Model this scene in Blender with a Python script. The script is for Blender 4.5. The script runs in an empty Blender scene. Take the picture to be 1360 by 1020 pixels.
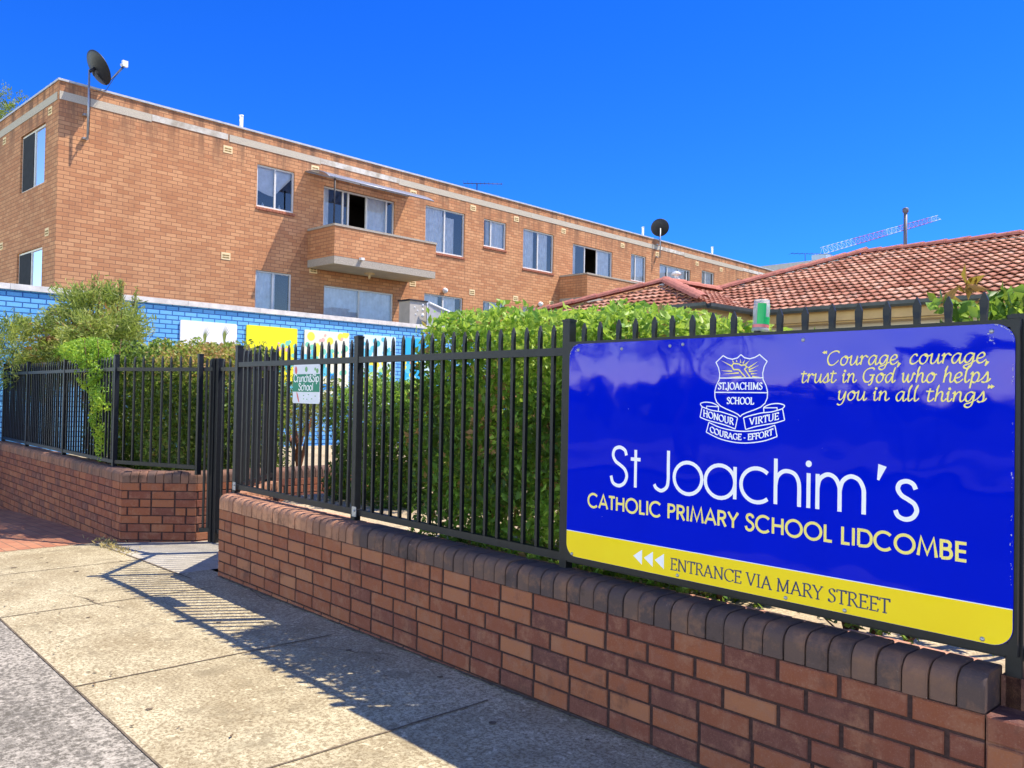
import bpy, bmesh, math, random
import numpy as np
from mathutils import Vector, Matrix
random.seed(7); RS = np.random.RandomState(11)
R = math.radians; PI = math.pi
sc = bpy.context.scene
# ------------------------------------------------------------------ camera
HC = 1.5
aL = math.atan(1005/1100.); TH = PI - aL
roll = math.atan(37/2050.); pit = math.atan(18.1/1100*math.cos(roll))
f0 = Vector((math.cos(TH), math.sin(TH), 0)); r0 = Vector((math.sin(TH), -math.cos(TH), 0)); u0 = Vector((0, 0, 1))
FW = math.cos(pit)*f0 + math.sin(pit)*u0; UP0 = -math.sin(pit)*f0 + math.cos(pit)*u0
RT = math.cos(roll)*r0 + math.sin(roll)*UP0; UPV = -math.sin(roll)*r0 + math.cos(roll)*UP0
cam = bpy.data.cameras.new('camera'); camo = bpy.data.objects.new('camera', cam); sc.collection.objects.link(camo)
cam.sensor_fit = 'HORIZONTAL'; cam.sensor_width = 36; cam.lens = 36*1100/1360.; cam.clip_start = .05; cam.clip_end = 4000
M = Matrix.Identity(4)
for i in range(3): M[i][0], M[i][1], M[i][2] = RT[i], UPV[i], -FW[i]
M[0][3], M[1][3], M[2][3] = 0, 0, HC
camo.matrix_world = M; sc.camera = camo
# ------------------------------------------------------------------ light
SUN = Vector((.33, .49, 1.0)).normalized()
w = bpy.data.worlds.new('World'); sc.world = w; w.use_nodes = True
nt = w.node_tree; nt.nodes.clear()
sky = nt.nodes.new('ShaderNodeTexSky'); sky.sky_type = 'NISHITA'; sky.sun_disc = False
sky.sun_elevation = math.asin(SUN.z); sky.sun_rotation = math.atan2(SUN.x, SUN.y)
sky.altitude = 100; sky.air_density = 1.0; sky.dust_density = .3; sky.ozone_density = 3.0
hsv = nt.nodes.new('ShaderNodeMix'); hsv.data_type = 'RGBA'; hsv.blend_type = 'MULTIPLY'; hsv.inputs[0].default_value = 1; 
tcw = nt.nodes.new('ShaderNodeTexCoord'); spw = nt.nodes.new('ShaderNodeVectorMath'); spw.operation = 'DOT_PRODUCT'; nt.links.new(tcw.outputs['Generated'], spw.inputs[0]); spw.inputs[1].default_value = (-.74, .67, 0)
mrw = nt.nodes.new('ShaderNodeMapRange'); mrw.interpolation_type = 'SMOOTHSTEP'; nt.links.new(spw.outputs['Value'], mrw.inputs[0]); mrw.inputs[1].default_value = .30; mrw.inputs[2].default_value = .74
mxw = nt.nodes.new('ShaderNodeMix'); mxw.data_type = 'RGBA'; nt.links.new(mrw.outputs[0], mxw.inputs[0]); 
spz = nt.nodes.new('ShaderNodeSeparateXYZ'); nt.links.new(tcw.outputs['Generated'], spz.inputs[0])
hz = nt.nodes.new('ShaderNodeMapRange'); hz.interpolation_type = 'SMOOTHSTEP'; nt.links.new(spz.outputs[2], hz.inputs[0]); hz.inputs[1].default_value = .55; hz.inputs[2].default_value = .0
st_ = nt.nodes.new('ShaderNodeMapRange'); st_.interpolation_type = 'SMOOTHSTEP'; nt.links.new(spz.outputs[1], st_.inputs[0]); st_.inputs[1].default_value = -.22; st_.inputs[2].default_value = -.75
hc = nt.nodes.new('ShaderNodeMix'); hc.data_type = 'RGBA'; nt.links.new(st_.outputs[0], hc.inputs[0]); hc.inputs[6].default_value = (.80, .88, 1.05, 1); hc.inputs[7].default_value = (5.1, 4.2, 3.2, 1)  # street-side horizon raised as added fill for the shaded sign and wall
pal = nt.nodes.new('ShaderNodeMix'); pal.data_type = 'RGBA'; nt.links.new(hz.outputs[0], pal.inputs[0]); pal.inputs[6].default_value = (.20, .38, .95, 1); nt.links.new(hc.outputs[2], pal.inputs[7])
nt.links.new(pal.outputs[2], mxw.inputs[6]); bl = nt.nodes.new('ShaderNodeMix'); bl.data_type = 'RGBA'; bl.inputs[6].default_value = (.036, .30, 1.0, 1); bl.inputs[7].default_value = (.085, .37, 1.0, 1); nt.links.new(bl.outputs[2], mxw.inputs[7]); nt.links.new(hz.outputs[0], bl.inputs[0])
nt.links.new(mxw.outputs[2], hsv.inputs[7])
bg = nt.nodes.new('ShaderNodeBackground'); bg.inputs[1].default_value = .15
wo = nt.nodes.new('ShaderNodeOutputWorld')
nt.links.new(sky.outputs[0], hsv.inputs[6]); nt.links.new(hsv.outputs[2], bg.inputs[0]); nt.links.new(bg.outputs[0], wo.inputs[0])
sl = bpy.data.lights.new('sun', 'SUN'); sl.energy = 4.6; sl.angle = R(.5); sl.color = (1, .92, .80)
so = bpy.data.objects.new('sun', sl); sc.collection.objects.link(so)
so.rotation_euler = (-SUN).to_track_quat('-Z', 'Y').to_euler(); so.location = (0, 0, 30)
vs = sc.view_settings; vs.view_transform = 'Standard'; vs.look = 'None'; vs.gamma = 1; vs.exposure = .75
sc.cycles.max_bounces = 8; sc.cycles.transparent_max_bounces = 12

# ------------------------------------------------------------------ helpers
COL = sc.collection
def tag(o, label=None, cat=None, group=None, kind=None):
    if label: o['label'] = label
    if cat: o['category'] = cat
    if group: o['group'] = group
    if kind: o['kind'] = kind
    return o
def empty(name, loc=(0, 0, 0), rz=0, **k):
    o = bpy.data.objects.new(name, None); COL.objects.link(o); o.location = loc; o.rotation_euler = (0, 0, rz)
    o.empty_display_size = .1
    return tag(o, **k)
def inst(name, me, parent=None, loc=(0, 0, 0), rot=(0, 0, 0)):
    o = bpy.data.objects.new(name, me); COL.objects.link(o); o.parent = parent; o.location = loc; o.rotation_euler = rot
    return o
class MB:
    def __init__(s): s.v = []; s.f = []; s.t = []; s.m = []; s.sm = []
    def face(s, pts, tone=0., mi=0, smooth=False):
        b = len(s.v); s.v += [tuple(p) for p in pts]; s.f.append(tuple(range(b, b+len(pts)))); s.t.append(tone); s.m.append(mi); s.sm.append(smooth)
    def hexa(s, c, tone=0., mi=0):      # c: 8 corners, bottom ring then top ring, ccw
        b = len(s.v); s.v += [tuple(p) for p in c]
        for q in ((3, 2, 1, 0), (4, 5, 6, 7), (0, 1, 5, 4), (1, 2, 6, 5), (2, 3, 7, 6), (3, 0, 4, 7)):
            s.f.append(tuple(b+i for i in q)); s.t.append(tone); s.m.append(mi); s.sm.append(False)
    def box(s, x0, x1, y0, y1, z0, z1, tone=0., mi=0):
        s.hexa([(x0, y0, z0), (x1, y0, z0), (x1, y1, z0), (x0, y1, z0), (x0, y0, z1), (x1, y0, z1), (x1, y1, z1), (x0, y1, z1)], tone, mi)
    def tube(s, pts, r, n=8, tone=0., mi=0, r1=None):
        pts = [Vector(p) for p in pts]; N = len(pts); b = len(s.v)
        for i, p in enumerate(pts):
            d = (pts[min(i+1, N-1)]-pts[max(i-1, 0)]).normalized()
            a = d.orthogonal().normalized() if i == 0 else (a-d*a.dot(d)).normalized()
            c = d.cross(a); rr = r if r1 is None else r+(r1-r)*i/(N-1)
            for k in range(n):
                t = 2*PI*k/n; s.v.append(tuple(p+a*(rr*math.cos(t))+c*(rr*math.sin(t))))
        for i in range(N-1):
            for k in range(n):
                s.f.append((b+i*n+k, b+i*n+(k+1) % n, b+(i+1)*n+(k+1) % n, b+(i+1)*n+k)); s.t.append(tone); s.m.append(mi); s.sm.append(n > 4)
        s.f.append(tuple(b+k for k in reversed(range(n)))); s.f.append(tuple(b+(N-1)*n+k for k in range(n)))
        s.t += [tone]*2; s.m += [mi]*2; s.sm += [False]*2
    def lathe(s, prof, n=16, tone=0., mi=0, o=(0, 0, 0), axis=None):   # prof: (r,z)
        b = len(s.v); o = Vector(o); q = Vector((0, 0, 1)).rotation_difference(Vector(axis)) if axis is not None else None
        for r, z in prof:
            for k in range(n):
                p = Vector((r*math.cos(2*PI*k/n), r*math.sin(2*PI*k/n), z))
                s.v.append(tuple(o+(q @ p if q else p)))
        for i in range(len(prof)-1):
            for k in range(n):
                s.f.append((b+i*n+k, b+i*n+(k+1) % n, b+(i+1)*n+(k+1) % n, b+(i+1)*n+k)); s.t.append(tone); s.m.append(mi); s.sm.append(True)
    def mesh(s, name, mats):
        me = bpy.data.meshes.new(name); me.from_pydata(s.v, [], s.f); me.validate(clean_customdata=False)
        mats = mats if isinstance(mats, (list, tuple)) else [mats]
        for m in mats: me.materials.append(m)
        if len(me.polygons) == len(s.f):
            me.polygons.foreach_set('material_index', s.m); me.polygons.foreach_set('use_smooth', s.sm)
            at = me.attributes.new('tone', 'FLOAT', 'FACE'); at.data.foreach_set('value', s.t)
        me.update(); return me
    def build(s, name, mats, parent=None, loc=(0, 0, 0), rot=(0, 0, 0), **k):
        return tag(inst(name, s.mesh(name, mats), parent, loc, rot), **k)

# ------------------------------------------------------------------ materials
class NM:
    def __init__(s, name, rough=.8, spec=.3, metal=0.):
        s.m = bpy.data.materials.new(name); s.m.use_nodes = True; s.nt = s.m.node_tree
        s.b = s.nt.nodes['Principled BSDF']; s.b.inputs['Roughness'].default_value = rough
        s.b.inputs['Specular IOR Level'].default_value = spec; s.b.inputs['Metallic'].default_value = metal
    def n(s, t, **k):
        x = s.nt.nodes.new('ShaderNode'+t)
        for a, b in k.items():
            if hasattr(x, a) and not a[0].isupper(): setattr(x, a, b)
            else: s.set(x, a, b)
        return x
    def set(s, x, key, val):
        i = x.inputs[int(key[1:])] if key[0] == 'I' and key[1:].isdigit() else x.inputs[key.replace('_', ' ')]
        if isinstance(val, bpy.types.NodeSocket): s.nt.links.new(val, i)
        else: i.default_value = val
    def obj(s): return s.n('TexCoord').outputs['Object']
    def noise(s, vec, scale, detail=4, rough=.6, dist=0.):
        x = s.n('TexNoise'); s.set(x, 'Vector', vec); s.set(x, 'Scale', scale); s.set(x, 'Detail', float(detail)); s.set(x, 'Roughness', rough); s.set(x, 'Distortion', dist)
        return x.outputs['Fac']
    def ramp(s, fac, stops):
        x = s.n('ValToRGB'); e = x.color_ramp.elements
        while len(e) < len(stops): e.new(.5)
        for i, (p, c) in enumerate(stops): e[i].position = p; e[i].color = (*c, 1) if len(c) == 3 else c
        s.set(x, 'Fac', fac); return x.outputs['Color']
    def mix(s, fac, a, b, blend='MIX'):
        x = s.n('Mix'); x.data_type = 'RGBA'; x.blend_type = blend
        for i, v in ((0, fac), (6, a), (7, b)):
            if isinstance(v, bpy.types.NodeSocket): s.nt.links.new(v, x.inputs[i])
            else: x.inputs[i].default_value = (*v, 1) if isinstance(v, (tuple, list)) and len(v) == 3 else v
        return x.outputs[2]
    def math(s, op, a, b=0., c=0.):
        x = s.n('Math'); x.operation = op
        for i, v in enumerate((a, b, c)):
            if isinstance(v, bpy.types.NodeSocket): s.nt.links.new(v, x.inputs[i])
            else: x.inputs[i].default_value = v
        return x.outputs[0]
    def tone(s): return s.n('Attribute', attribute_name='tone').outputs['Fac']
    def col(s, c):
        if isinstance(c, bpy.types.NodeSocket): s.nt.links.new(c, s.b.inputs['Base Color'])
        else: s.b.inputs['Base Color'].default_value = (*c, 1)
    def bump(s, h, strength=.3, dist=.01):
        x = s.n('Bump'); s.set(x, 'Height', h); x.inputs['Strength'].default_value = strength; x.inputs['Distance'].default_value = dist
        s.nt.links.new(x.outputs[0], s.b.inputs['Normal'])
def plain(name, c, rough=.7, spec=.3, metal=0., var=.12, scale=8., bump=0.):
    a = NM(name, rough, spec, metal); f = a.noise(a.obj(), scale, 6)
    a.col(a.ramp(f, [(.3, tuple(x*(1-var) for x in c)), (.7, tuple(min(1, x*(1+var)) for x in c))]))
    if bump: a.bump(f, bump, .01)
    return a.m
def wallvec(a):       # (along, height) of an axis-aligned vertical face in object space
    tc = a.n('TexCoord'); sp = a.n('SeparateXYZ'); a.set(sp, 'Vector', tc.outputs['Object'])
    sn = a.n('SeparateXYZ'); a.set(sn, 'Vector', tc.outputs['Normal'])
    fx = a.math('GREATER_THAN', a.math('ABSOLUTE', sn.outputs[0]), .7)
    mx = a.n('Mix'); a.nt.links.new(fx, mx.inputs[0]); a.nt.links.new(sp.outputs[0], mx.inputs[2]); a.nt.links.new(sp.outputs[1], mx.inputs[3])
    cb = a.n('CombineXYZ'); a.nt.links.new(mx.outputs[0], cb.inputs[0]); a.nt.links.new(sp.outputs[2], cb.inputs[1])
    return cb.outputs[0], tc.outputs['Object']
def brickmat(name, c1, c2, mort, stain=None, bump=.4, msize=.011):
    a = NM(name, .85, .2); v, ob = wallvec(a)
    br = a.n('TexBrick', offset=.5); a.set(br, 'Vector', v)
    for k, x in (('Scale', 1.), ('Mortar Size', msize), ('Mortar Smooth', .25), ('Bias', 0.), ('Brick Width', .24), ('Row Height', .0862)): br.inputs[k].default_value = x
    br.inputs['Color1'].default_value = (0, 0, 0, 1); br.inputs['Color2'].default_value = (1, 1, 1, 1); br.inputs['Mortar'].default_value = (.5, .5, .5, 1)
    cl = a.mix(br.outputs['Color'], c1, c2)
    cl = a.mix(a.math('MULTIPLY', a.noise(ob, 60, 3), .5), cl, tuple(x*.72 for x in c1))
    big = a.noise(ob, .9, 5, .65)
    if name.startswith('apart'):
        mp = a.n('Mapping'); a.set(mp, 'Vector', ob); mp.inputs['Scale'].default_value = (1.6, 1.6, .18)
        sz = a.n('SeparateXYZ'); a.set(sz, 'Vector', ob); mr = a.n('MapRange'); a.set(mr, 'I0', sz.outputs[2]); mr.inputs[1].default_value = 6.7; mr.inputs[2].default_value = 7.5
        drip = a.math('MULTIPLY', a.ramp(a.noise(mp.outputs[0], 1.5, 6, .7), [(.46, (0, 0, 0)), (.60, (.85, .85, .85))]), mr.outputs[0])
        cl = a.mix(drip, cl, (.14, .085, .055))
        cl = a.mix(a.ramp(a.noise(mp.outputs[0], 2.7, 5, .7), [(.60, (0, 0, 0)), (.74, (.55, .55, .55))]), cl, (.20, .10, .06))
    cl = a.mix(a.ramp(big, [(.42, (0, 0, 0)), (.72, (.45, .45, .45))]), cl, tuple(x*.62 for x in c1))
    if stain:
        st = a.n('Mapping'); a.set(st, 'Vector', ob); st.inputs['Scale'].default_value = (1.4, 1.4, .22)
        cl = a.mix(a.ramp(a.noise(st.outputs[0], 2.2, 6, .7), [(.56, (0, 0, 0)), (.75, (.6, .6, .6))]), cl, stain)
    a.col(a.mix(br.outputs['Fac'], cl, mort))
    h = a.math('SUBTRACT', a.math('MULTIPLY', a.noise(ob, 90, 3), .25), br.outputs['Fac'])
    a.bump(h, bump, .008); return a.m

def concrete(name, lo, hi, spot, spotscale, fine=90., cracks=False):
    a = NM(name, .9, .2); ob = a.obj()
    base = a.ramp(a.noise(ob, 1.3, 6, .65), [(.36, lo), (.64, hi)])
    base = a.mix(a.ramp(a.noise(ob, fine, 4, .8), [(.44, (.8, .8, .8)), (.54, (0, 0, 0))]), base, spot)
    base = a.mix(a.ramp(a.noise(ob, spotscale, 5, .7), [(.52, (0, 0, 0)), (.68, (.7, .7, .7))]), base, tuple(x*.62 for x in lo))
    base = a.mix(a.ramp(a.noise(ob, spotscale*6, 3, .7), [(.60, (0, 0, 0)), (.66, (.6, .6, .6))]), base, tuple(x*1.25 for x in hi))
    if cracks:
        vo = a.n('TexVoronoi', feature='DISTANCE_TO_EDGE'); wv = a.n('VectorMath', operation='ADD'); a.set(wv, 'I0', ob)
        ns = a.n('TexNoise'); a.set(ns, 'Vector', ob); ns.inputs['Scale'].default_value = 3.; sc2 = a.n('VectorMath', operation='SCALE'); a.set(sc2, 'I0', ns.outputs['Color']); sc2.inputs['Scale'].default_value = .5
        a.nt.links.new(sc2.outputs[0], wv.inputs[1]); a.set(vo, 'Vector', wv.outputs[0]); vo.inputs['Scale'].default_value = .55
        ck = a.math('LESS_THAN', vo.outputs['Distance'], .0035)
        gate = a.math('GREATER_THAN', a.noise(ob, .8, 2), .70)
        base = a.mix(a.math('MULTIPLY', ck, gate), base, (.06, .05, .04))
    a.col(base); a.bump(a.noise(ob, fine*1.2, 4, .8), .35, .006); return a.m
def leafmat(name, stops, trans=.45, rough=.45):
    a = NM(name, rough, .35); c = a.ramp(a.tone(), stops); a.col(c)
    tr = a.n('BsdfTranslucent'); a.set(tr, 'Color', a.mix(.45, c, (.42, .55, .06), 'MIX'))
    mx = a.n('MixShader'); mx.inputs[0].default_value = trans
    a.nt.links.new(a.b.outputs[0], mx.inputs[1]); a.nt.links.new(tr.outputs[0], mx.inputs[2])
    a.nt.links.new(mx.outputs[0], a.nt.nodes['Material Output'].inputs['Surface']); return a.m

def brickreal(name, stops, grime, speck=.35):
    a = NM(name, .88, .2); ob = a.obj(); c = a.ramp(a.tone(), stops)
    c = a.mix(a.ramp(a.noise(ob, 14, 6, .75), [(.45, (0, 0, 0)), (.75, (.75, .75, .75))]), c, grime)
    c = a.mix(a.ramp(a.noise(ob, 7, 5, .7), [(.50, (0, 0, 0)), (.72, (.55, .55, .55))]), c, (.36, .18, .10))
    c = a.mix(a.ramp(a.noise(ob, 3.1, 5, .75), [(.56, (0, 0, 0)), (.70, (.75, .75, .75))]), c, tuple(x*.45 for x in grime))
    c = a.mix(a.ramp(a.noise(ob, 160, 3, .8), [(.55, (0, 0, 0)), (.72, (speck,)*3)]), c, (.40, .26, .18))
    c = a.mix(a.ramp(a.noise(ob, 24, 6, .8), [(.64, (0, 0, 0)), (.72, (.35, .35, .35))]), c, (.55, .48, .44))
    a.col(c); a.bump(a.math('ADD', a.noise(ob, 130, 5, .8), a.math('MULTIPLY', a.noise(ob, 28, 4, .7), 1.2)), .6, .005); return a.m

m_brick = brickreal('fence_wall_brick', [(0, (.12, .052, .045)), (.25, (.19, .064, .042)), (.5, (.255, .085, .044)), (.75, (.30, .11, .054)), (1, (.36, .155, .080))], (.24, .11, .085))
m_mort = plain('dark_mortar', (.055, .032, .03), .95, .1, var=.3, scale=60, bump=.4)
m_cope = brickreal('coping_brick', [(0, (.085, .062, .060)), (.3, (.15, .095, .075)), (.6, (.28, .14, .09)), (1, (.52, .26, .15))], (.10, .07, .062), .10)
m_ledge = plain('terracotta_ledge', (.50, .25, .16), .9, .2, var=.25, scale=20, bump=.4)
m_apt = brickmat('apartment_brick', (.56, .245, .112), (.77, .405, .195), (.32, .155, .085), (.30, .145, .08), .4, .0085)
m_blue = brickmat('blue_painted_brick', (.14, .45, .86), (.22, .56, .93), (.035, .12, .36), None, .7)
m_conc = plain('pebbled_concrete', (.42, .37, .30), .95, .2, var=.35, scale=70, bump=.5)
m_concw = plain('weathered_white_concrete', (.66, .63, .60), .9, .2, var=.22, scale=5, bump=.3)
m_soff = plain('cream_soffit', (.74, .68, .52), .8, .2, var=.08, scale=3)
m_black = plain('black_powder_coat', (.0065, .008, .012), .45, .4, var=.35, scale=30, bump=.05)
m_alu = plain('white_aluminium', (.70, .69, .66), .45, .4, var=.06)
m_zinc = plain('galvanised_steel', (.42, .43, .45), .45, .5, .6, var=.2, scale=30)
m_white = plain('white_paint', (.80, .80, .80), .6, .3, var=.05)
m_dark = plain('dark_dish_metal', (.022, .024, .03), .5, .4, var=.15)
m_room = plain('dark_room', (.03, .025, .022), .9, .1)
m_curt = plain('pale_curtain', (.92, .91, .88), .9, .1, var=.18, scale=6)
m_bark = plain('brown_bark', (.14, .085, .05), .95, .1, var=.4, scale=25, bump=.7)
m_vent = plain('cream_vent', (.88, .68, .38), .85, .2, var=.1)
m_foot = concrete('footpath_concrete', (.38, .31, .18), (.62, .54, .34), (.21, .155, .08), 4., 62., True)
m_slab = concrete('entry_slab_concrete', (.44, .39, .28), (.56, .51, .39), (.32, .29, .24), 6., 110.)
m_asph = concrete('old_asphalt', (.26, .235, .185), (.47, .42, .33), (.085, .075, .055), 7., 42.)
m_road = concrete('road_asphalt', (.03, .031, .033), (.045, .046, .048), (.04, .04, .04), 5., 80.)
m_soil = concrete('pale_garden_soil', (.46, .36, .22), (.66, .54, .35), (.30, .22, .13), 9., 60.)
m_grass = plain('dry_grass', (.055, .07, .02), .95, .1, var=.5, scale=20, bump=.5)
m_joint = plain('dirt_joint', (.17, .13, .085), .95, .1, var=.4, scale=40)
m_grey = plain('grey_render', (.52, .52, .50), .9, .2, var=.1, scale=4)
m_tan = plain('tan_fascia', (.42, .30, .15), .7, .3, var=.12, scale=5)
m_gut = plain('dark_gutter', (.05, .06, .06), .5, .4, var=.3)

def paver():
    a = NM('red_pavers', .9, .2); br = a.n('TexBrick', offset=.5); a.set(br, 'Vector', a.obj())
    for k, x in (('Scale', 1.), ('Mortar Size', .006), ('Brick Width', .23), ('Row Height', .115), ('Bias', 0.)): br.inputs[k].default_value = x
    br.inputs['Color1'].default_value = (.36, .12, .06, 1); br.inputs['Color2'].default_value = (.52, .21, .10, 1); br.inputs['Mortar'].default_value = (.14, .09, .06, 1)
    a.col(a.mix(a.math('MULTIPLY', a.noise(a.obj(), 3, 5), .6), br.outputs['Color'], (.40, .24, .15))); a.bump(a.math('SUBTRACT', 1., br.outputs['Fac']), .4, .005); return a.m
m_pave = paver()
def glass():
    a = NM('window_glass', .03, .5); a.col((.02, .025, .03))
    gl = a.n('BsdfGlossy'); gl.inputs['Roughness'].default_value = .02; gl.inputs['Color'].default_value = (.9, .95, 1, 1)
    tr = a.n('BsdfTransparent'); tr.inputs['Color'].default_value = (.95, .97, .97, 1)
    fr = a.n('Fresnel'); fr.inputs['IOR'].default_value = 1.6
    mx = a.n('MixShader'); a.nt.links.new(a.math('ADD', fr.outputs[0], .05), mx.inputs[0]); a.nt.links.new(tr.outputs[0], mx.inputs[1]); a.nt.links.new(gl.outputs[0], mx.inputs[2])
    a.nt.links.new(mx.outputs[0], a.nt.nodes['Material Output'].inputs['Surface']); return a.m
m_glass = glass()
def poly():
    a = NM('clear_polycarbonate', .15, .6); a.col((.55, .6, .7)); tr = a.n('BsdfTransparent'); tr.inputs['Color'].default_value = (.45, .5, .6, 1)
    mx = a.n('MixShader'); mx.inputs[0].default_value = .5; a.nt.links.new(tr.outputs[0], mx.inputs[1]); a.nt.links.new(a.b.outputs[0], mx.inputs[2])
    a.nt.links.new(mx.outputs[0], a.nt.nodes['Material Output'].inputs['Surface']); return a.m
m_poly = poly()
def signmat(name, c, coat=1.):
    a = NM(name, .5, .0); ob = a.obj()
    a.col(a.mix(a.ramp(a.noise(ob, 3, 5), [(.4, (0, 0, 0)), (.8, (.25, .25, .25))]), c, tuple(min(1, x*1.3) for x in c)))
    a.b.inputs['Coat Weight'].default_value = coat*.42; a.b.inputs['Coat Roughness'].default_value = .035; a.b.inputs['Coat IOR'].default_value = 1.5
    bp = a.n('Bump'); a.set(bp, 'Height', a.math('ADD', a.noise(ob, 2.2, 2), a.math('MULTIPLY', a.noise(ob, 70, 2), .006)))
    bp.inputs['Strength'].default_value = .10; bp.inputs['Distance'].default_value = .05
    a.nt.links.new(bp.outputs[0], a.b.inputs['Coat Normal']); return a.m
m_sblue = signmat('sign_blue', (.0, .010, .56)); m_syel = signmat('sign_yellow', (.95, .70, .02))
m_swhite = plain('sign_white_vinyl', (.92, .92, .94), .4, .4, var=.03); m_sgold = plain('sign_cream_vinyl', (.95, .80, .20), .4, .4, var=.04)
m_snavy = plain('sign_navy_vinyl', (.03, .04, .12), .4, .4, var=.05)

# ------------------------------------------------------------------ ground
def gh(x):
    t = -6.6-x
    if t <= 0: return min(.0075*-t, .07)
    t2 = min(t, 11.); return -(.0246*t2+.0022*t2*t2)
XS = [-2500, -300, -60, -30, -22, -20, -18.5]+[-17.6+.8*i for i in range(14)]+[-6.6, -4, -2, 0, 1.5, 2.7, 5, 12, 30, 60, 300, 2500]
def strip(mb, x0, x1, ys, off, tone=0.):
    xs = [x0]+[x for x in XS if x0 < x < x1]+[x1]
    for a, b in zip(xs, xs[1:]):
        for c, d in zip(ys, ys[1:]):
            mb.face([(a, c, gh(a)+off), (b, c, gh(b)+off), (b, d, gh(b)+off), (a, d, gh(a)+off)], tone)
g = MB(); strip(g, -2500, 2500, [-2500, -300, -40, -12, 3.2, 30, 300, 2500], -.16); g.build('ground', m_grass, kind='structure')
g = MB(); strip(g, -300, 300, [-12, -3.2], -.145); g.build('road', m_road, kind='structure')
g = MB(); strip(g, -300, 300, [-1.0, 1.212], -.008)
xs = [x for x in XS if -300 <= x <= 300]
for a, b in zip(xs, xs[1:]): g.face([(a, -1.0, gh(a)-.155), (b, -1.0, gh(b)-.155), (b, -1.0, gh(b)-.008), (a, -1.0, gh(a)-.008)])
g.build('asphalt_strip', m_asph, kind='structure')
g = MB(); strip(g, -300, 300, [-3.2, -1.0], -.03); g.build('nature_strip', m_grass, kind='structure')
g = MB(); strip(g, -9.25, 300, [1.218, 2.0, 2.62], -.002); strip(g, -6.95, 300, [2.62, 2.9], -.002); g.build('footpath', m_foot, kind='structure')
g = MB()                                        # joints and dirt-filled cracks in the footpath
for x in (-9.25, -7.86, -6.25, -4.53, -3.05, -1.6): 
    n = 10; wob = [random.uniform(-.004, .004) for _ in range(n+1)]
    for i in range(n):
        y0 = 1.218+1.45*i/n; y1 = 1.218+1.45*(i+1)/n
        g.face([(x+wob[i]-.006, y0, gh(x)+.002), (x+wob[i]+.006, y0, gh(x)+.002), (x+wob[i+1]+.006, y1, gh(x)+.002), (x+wob[i+1]-.006, y1, gh(x)+.002)])
for i in range(60):
    x = -12+.2*i; g.face([(x, 1.2125-random.uniform(0, .002), gh(x)-.0045), (x+.2, 1.2125-random.uniform(0, .002), gh(x+.2)-.0045), (x+.2, 1.2185+random.uniform(0, .002), gh(x+.2)-.0012), (x, 1.2185+random.uniform(0, .002), gh(x)-.0012)])
for i in range(13):
    x = -9.25+.2*i; g.face([(x, 2.615, gh(x)+.003), (x+.2, 2.615, gh(x+.2)+.003), (x+.2, 2.63, gh(x+.2)+.003), (x, 2.63, gh(x)+.003)])
def crack(pts, wd):
    for (a, b), (c, d) in zip(pts, pts[1:]):
        n = Vector((-(d-b), c-a, 0)).normalized()*wd*random.uniform(.5, 1.2)
        g.face([(a-n.x, b-n.y, gh(a)+.0026), (c-n.x, d-n.y, gh(c)+.0026), (c+n.x, d+n.y, gh(c)+.0026), (a+n.x, b+n.y, gh(a)+.0026)])
def wander(x, y, dx, dy, n, j): 
    out = [(x, y)]
    for i in range(n): x += dx+random.uniform(-j, j); y += dy+random.uniform(-j, j); out.append((x, y))
    return out
crack(wander(-6.65, 1.72, .05, .012, 14, .02), .004); crack(wander(-6.5, 2.70, .09, .004, 12, .03), .003); crack(wander(-4.6, 2.3, .06, .03, 12, .03), .003)
for i in range(34):
    x, y, r2 = random.uniform(-8.6, -1.6), random.uniform(1.3, 2.7), random.uniform(.008, .02); g.face([(x+r2*random.uniform(.7, 1.1)*math.cos(2*PI*k/9), y+r2*math.sin(2*PI*k/9), gh(x)+.0022) for k in range(9)])
g.build('footpath_joints', m_joint, kind='structure')
g = MB(); strip(g, -9.25, -6.95, [2.62, 13], -.003); g.build('entry_path', m_slab, kind='structure')
g = MB(); strip(g, -300, -9.25, [1.218, 3.3], -.002); g.build('paved_footpath', m_pave, kind='structure')
def prism(poly, z0, z1, name, m, **k):
    g = MB(); n = len(poly)
    g.face([(x, y, z1) for x, y in poly]); 
    for i in range(n): a, b = poly[i], poly[(i+1) % n]; g.face([(*a, z0), (*b, z0), (*b, z1), (*a, z1)])
    return g.build(name, m, **k)
prism([(-6.55, 3.12), (60, 3.12), (60, 60), (-7.45, 60), (-7.45, 3.95)], -.6, .50, 'courtyard', m_soil, kind='structure')
prism([(-15.5, 3.05), (-9.25, 3.05), (-8.78, 3.62), (-8.78, 14), (-16.2, 14)], -1.2, .40, 'garden_bed', m_soil, kind='structure')

# ------------------------------------------------------------------ brick boundary walls
CH = .0852
def brick(mb, o, d, nrm, s0, s1, z0, z1, tone, depth=.05, ch=.004):
    j = random.uniform(-.0015, .0015); o = Vector(o)+nrm*j
    P = lambda s, z, q: tuple(o+d*s+nrm*q+Vector((0, 0, z)))
    mb.face([P(s0+ch, z0+ch, 0), P(s1-ch, z0+ch, 0), P(s1-ch, z1-ch, 0), P(s0+ch, z1-ch, 0)], tone)
    A = [(s0, z0), (s1, z0), (s1, z1), (s0, z1)]; B = [(s0+ch, z0+ch), (s1-ch, z0+ch), (s1-ch, z1-ch), (s0+ch, z1-ch)]
    for i in range(4):
        k = (i+1) % 4
        mb.face([P(*A[i], -ch), P(*A[k], -ch), P(*B[k], 0), P(*B[i], 0)], tone)
        mb.face([P(*A[i], -depth), P(*A[k], -depth), P(*A[k], -ch), P(*A[i], -ch)], tone)
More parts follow.
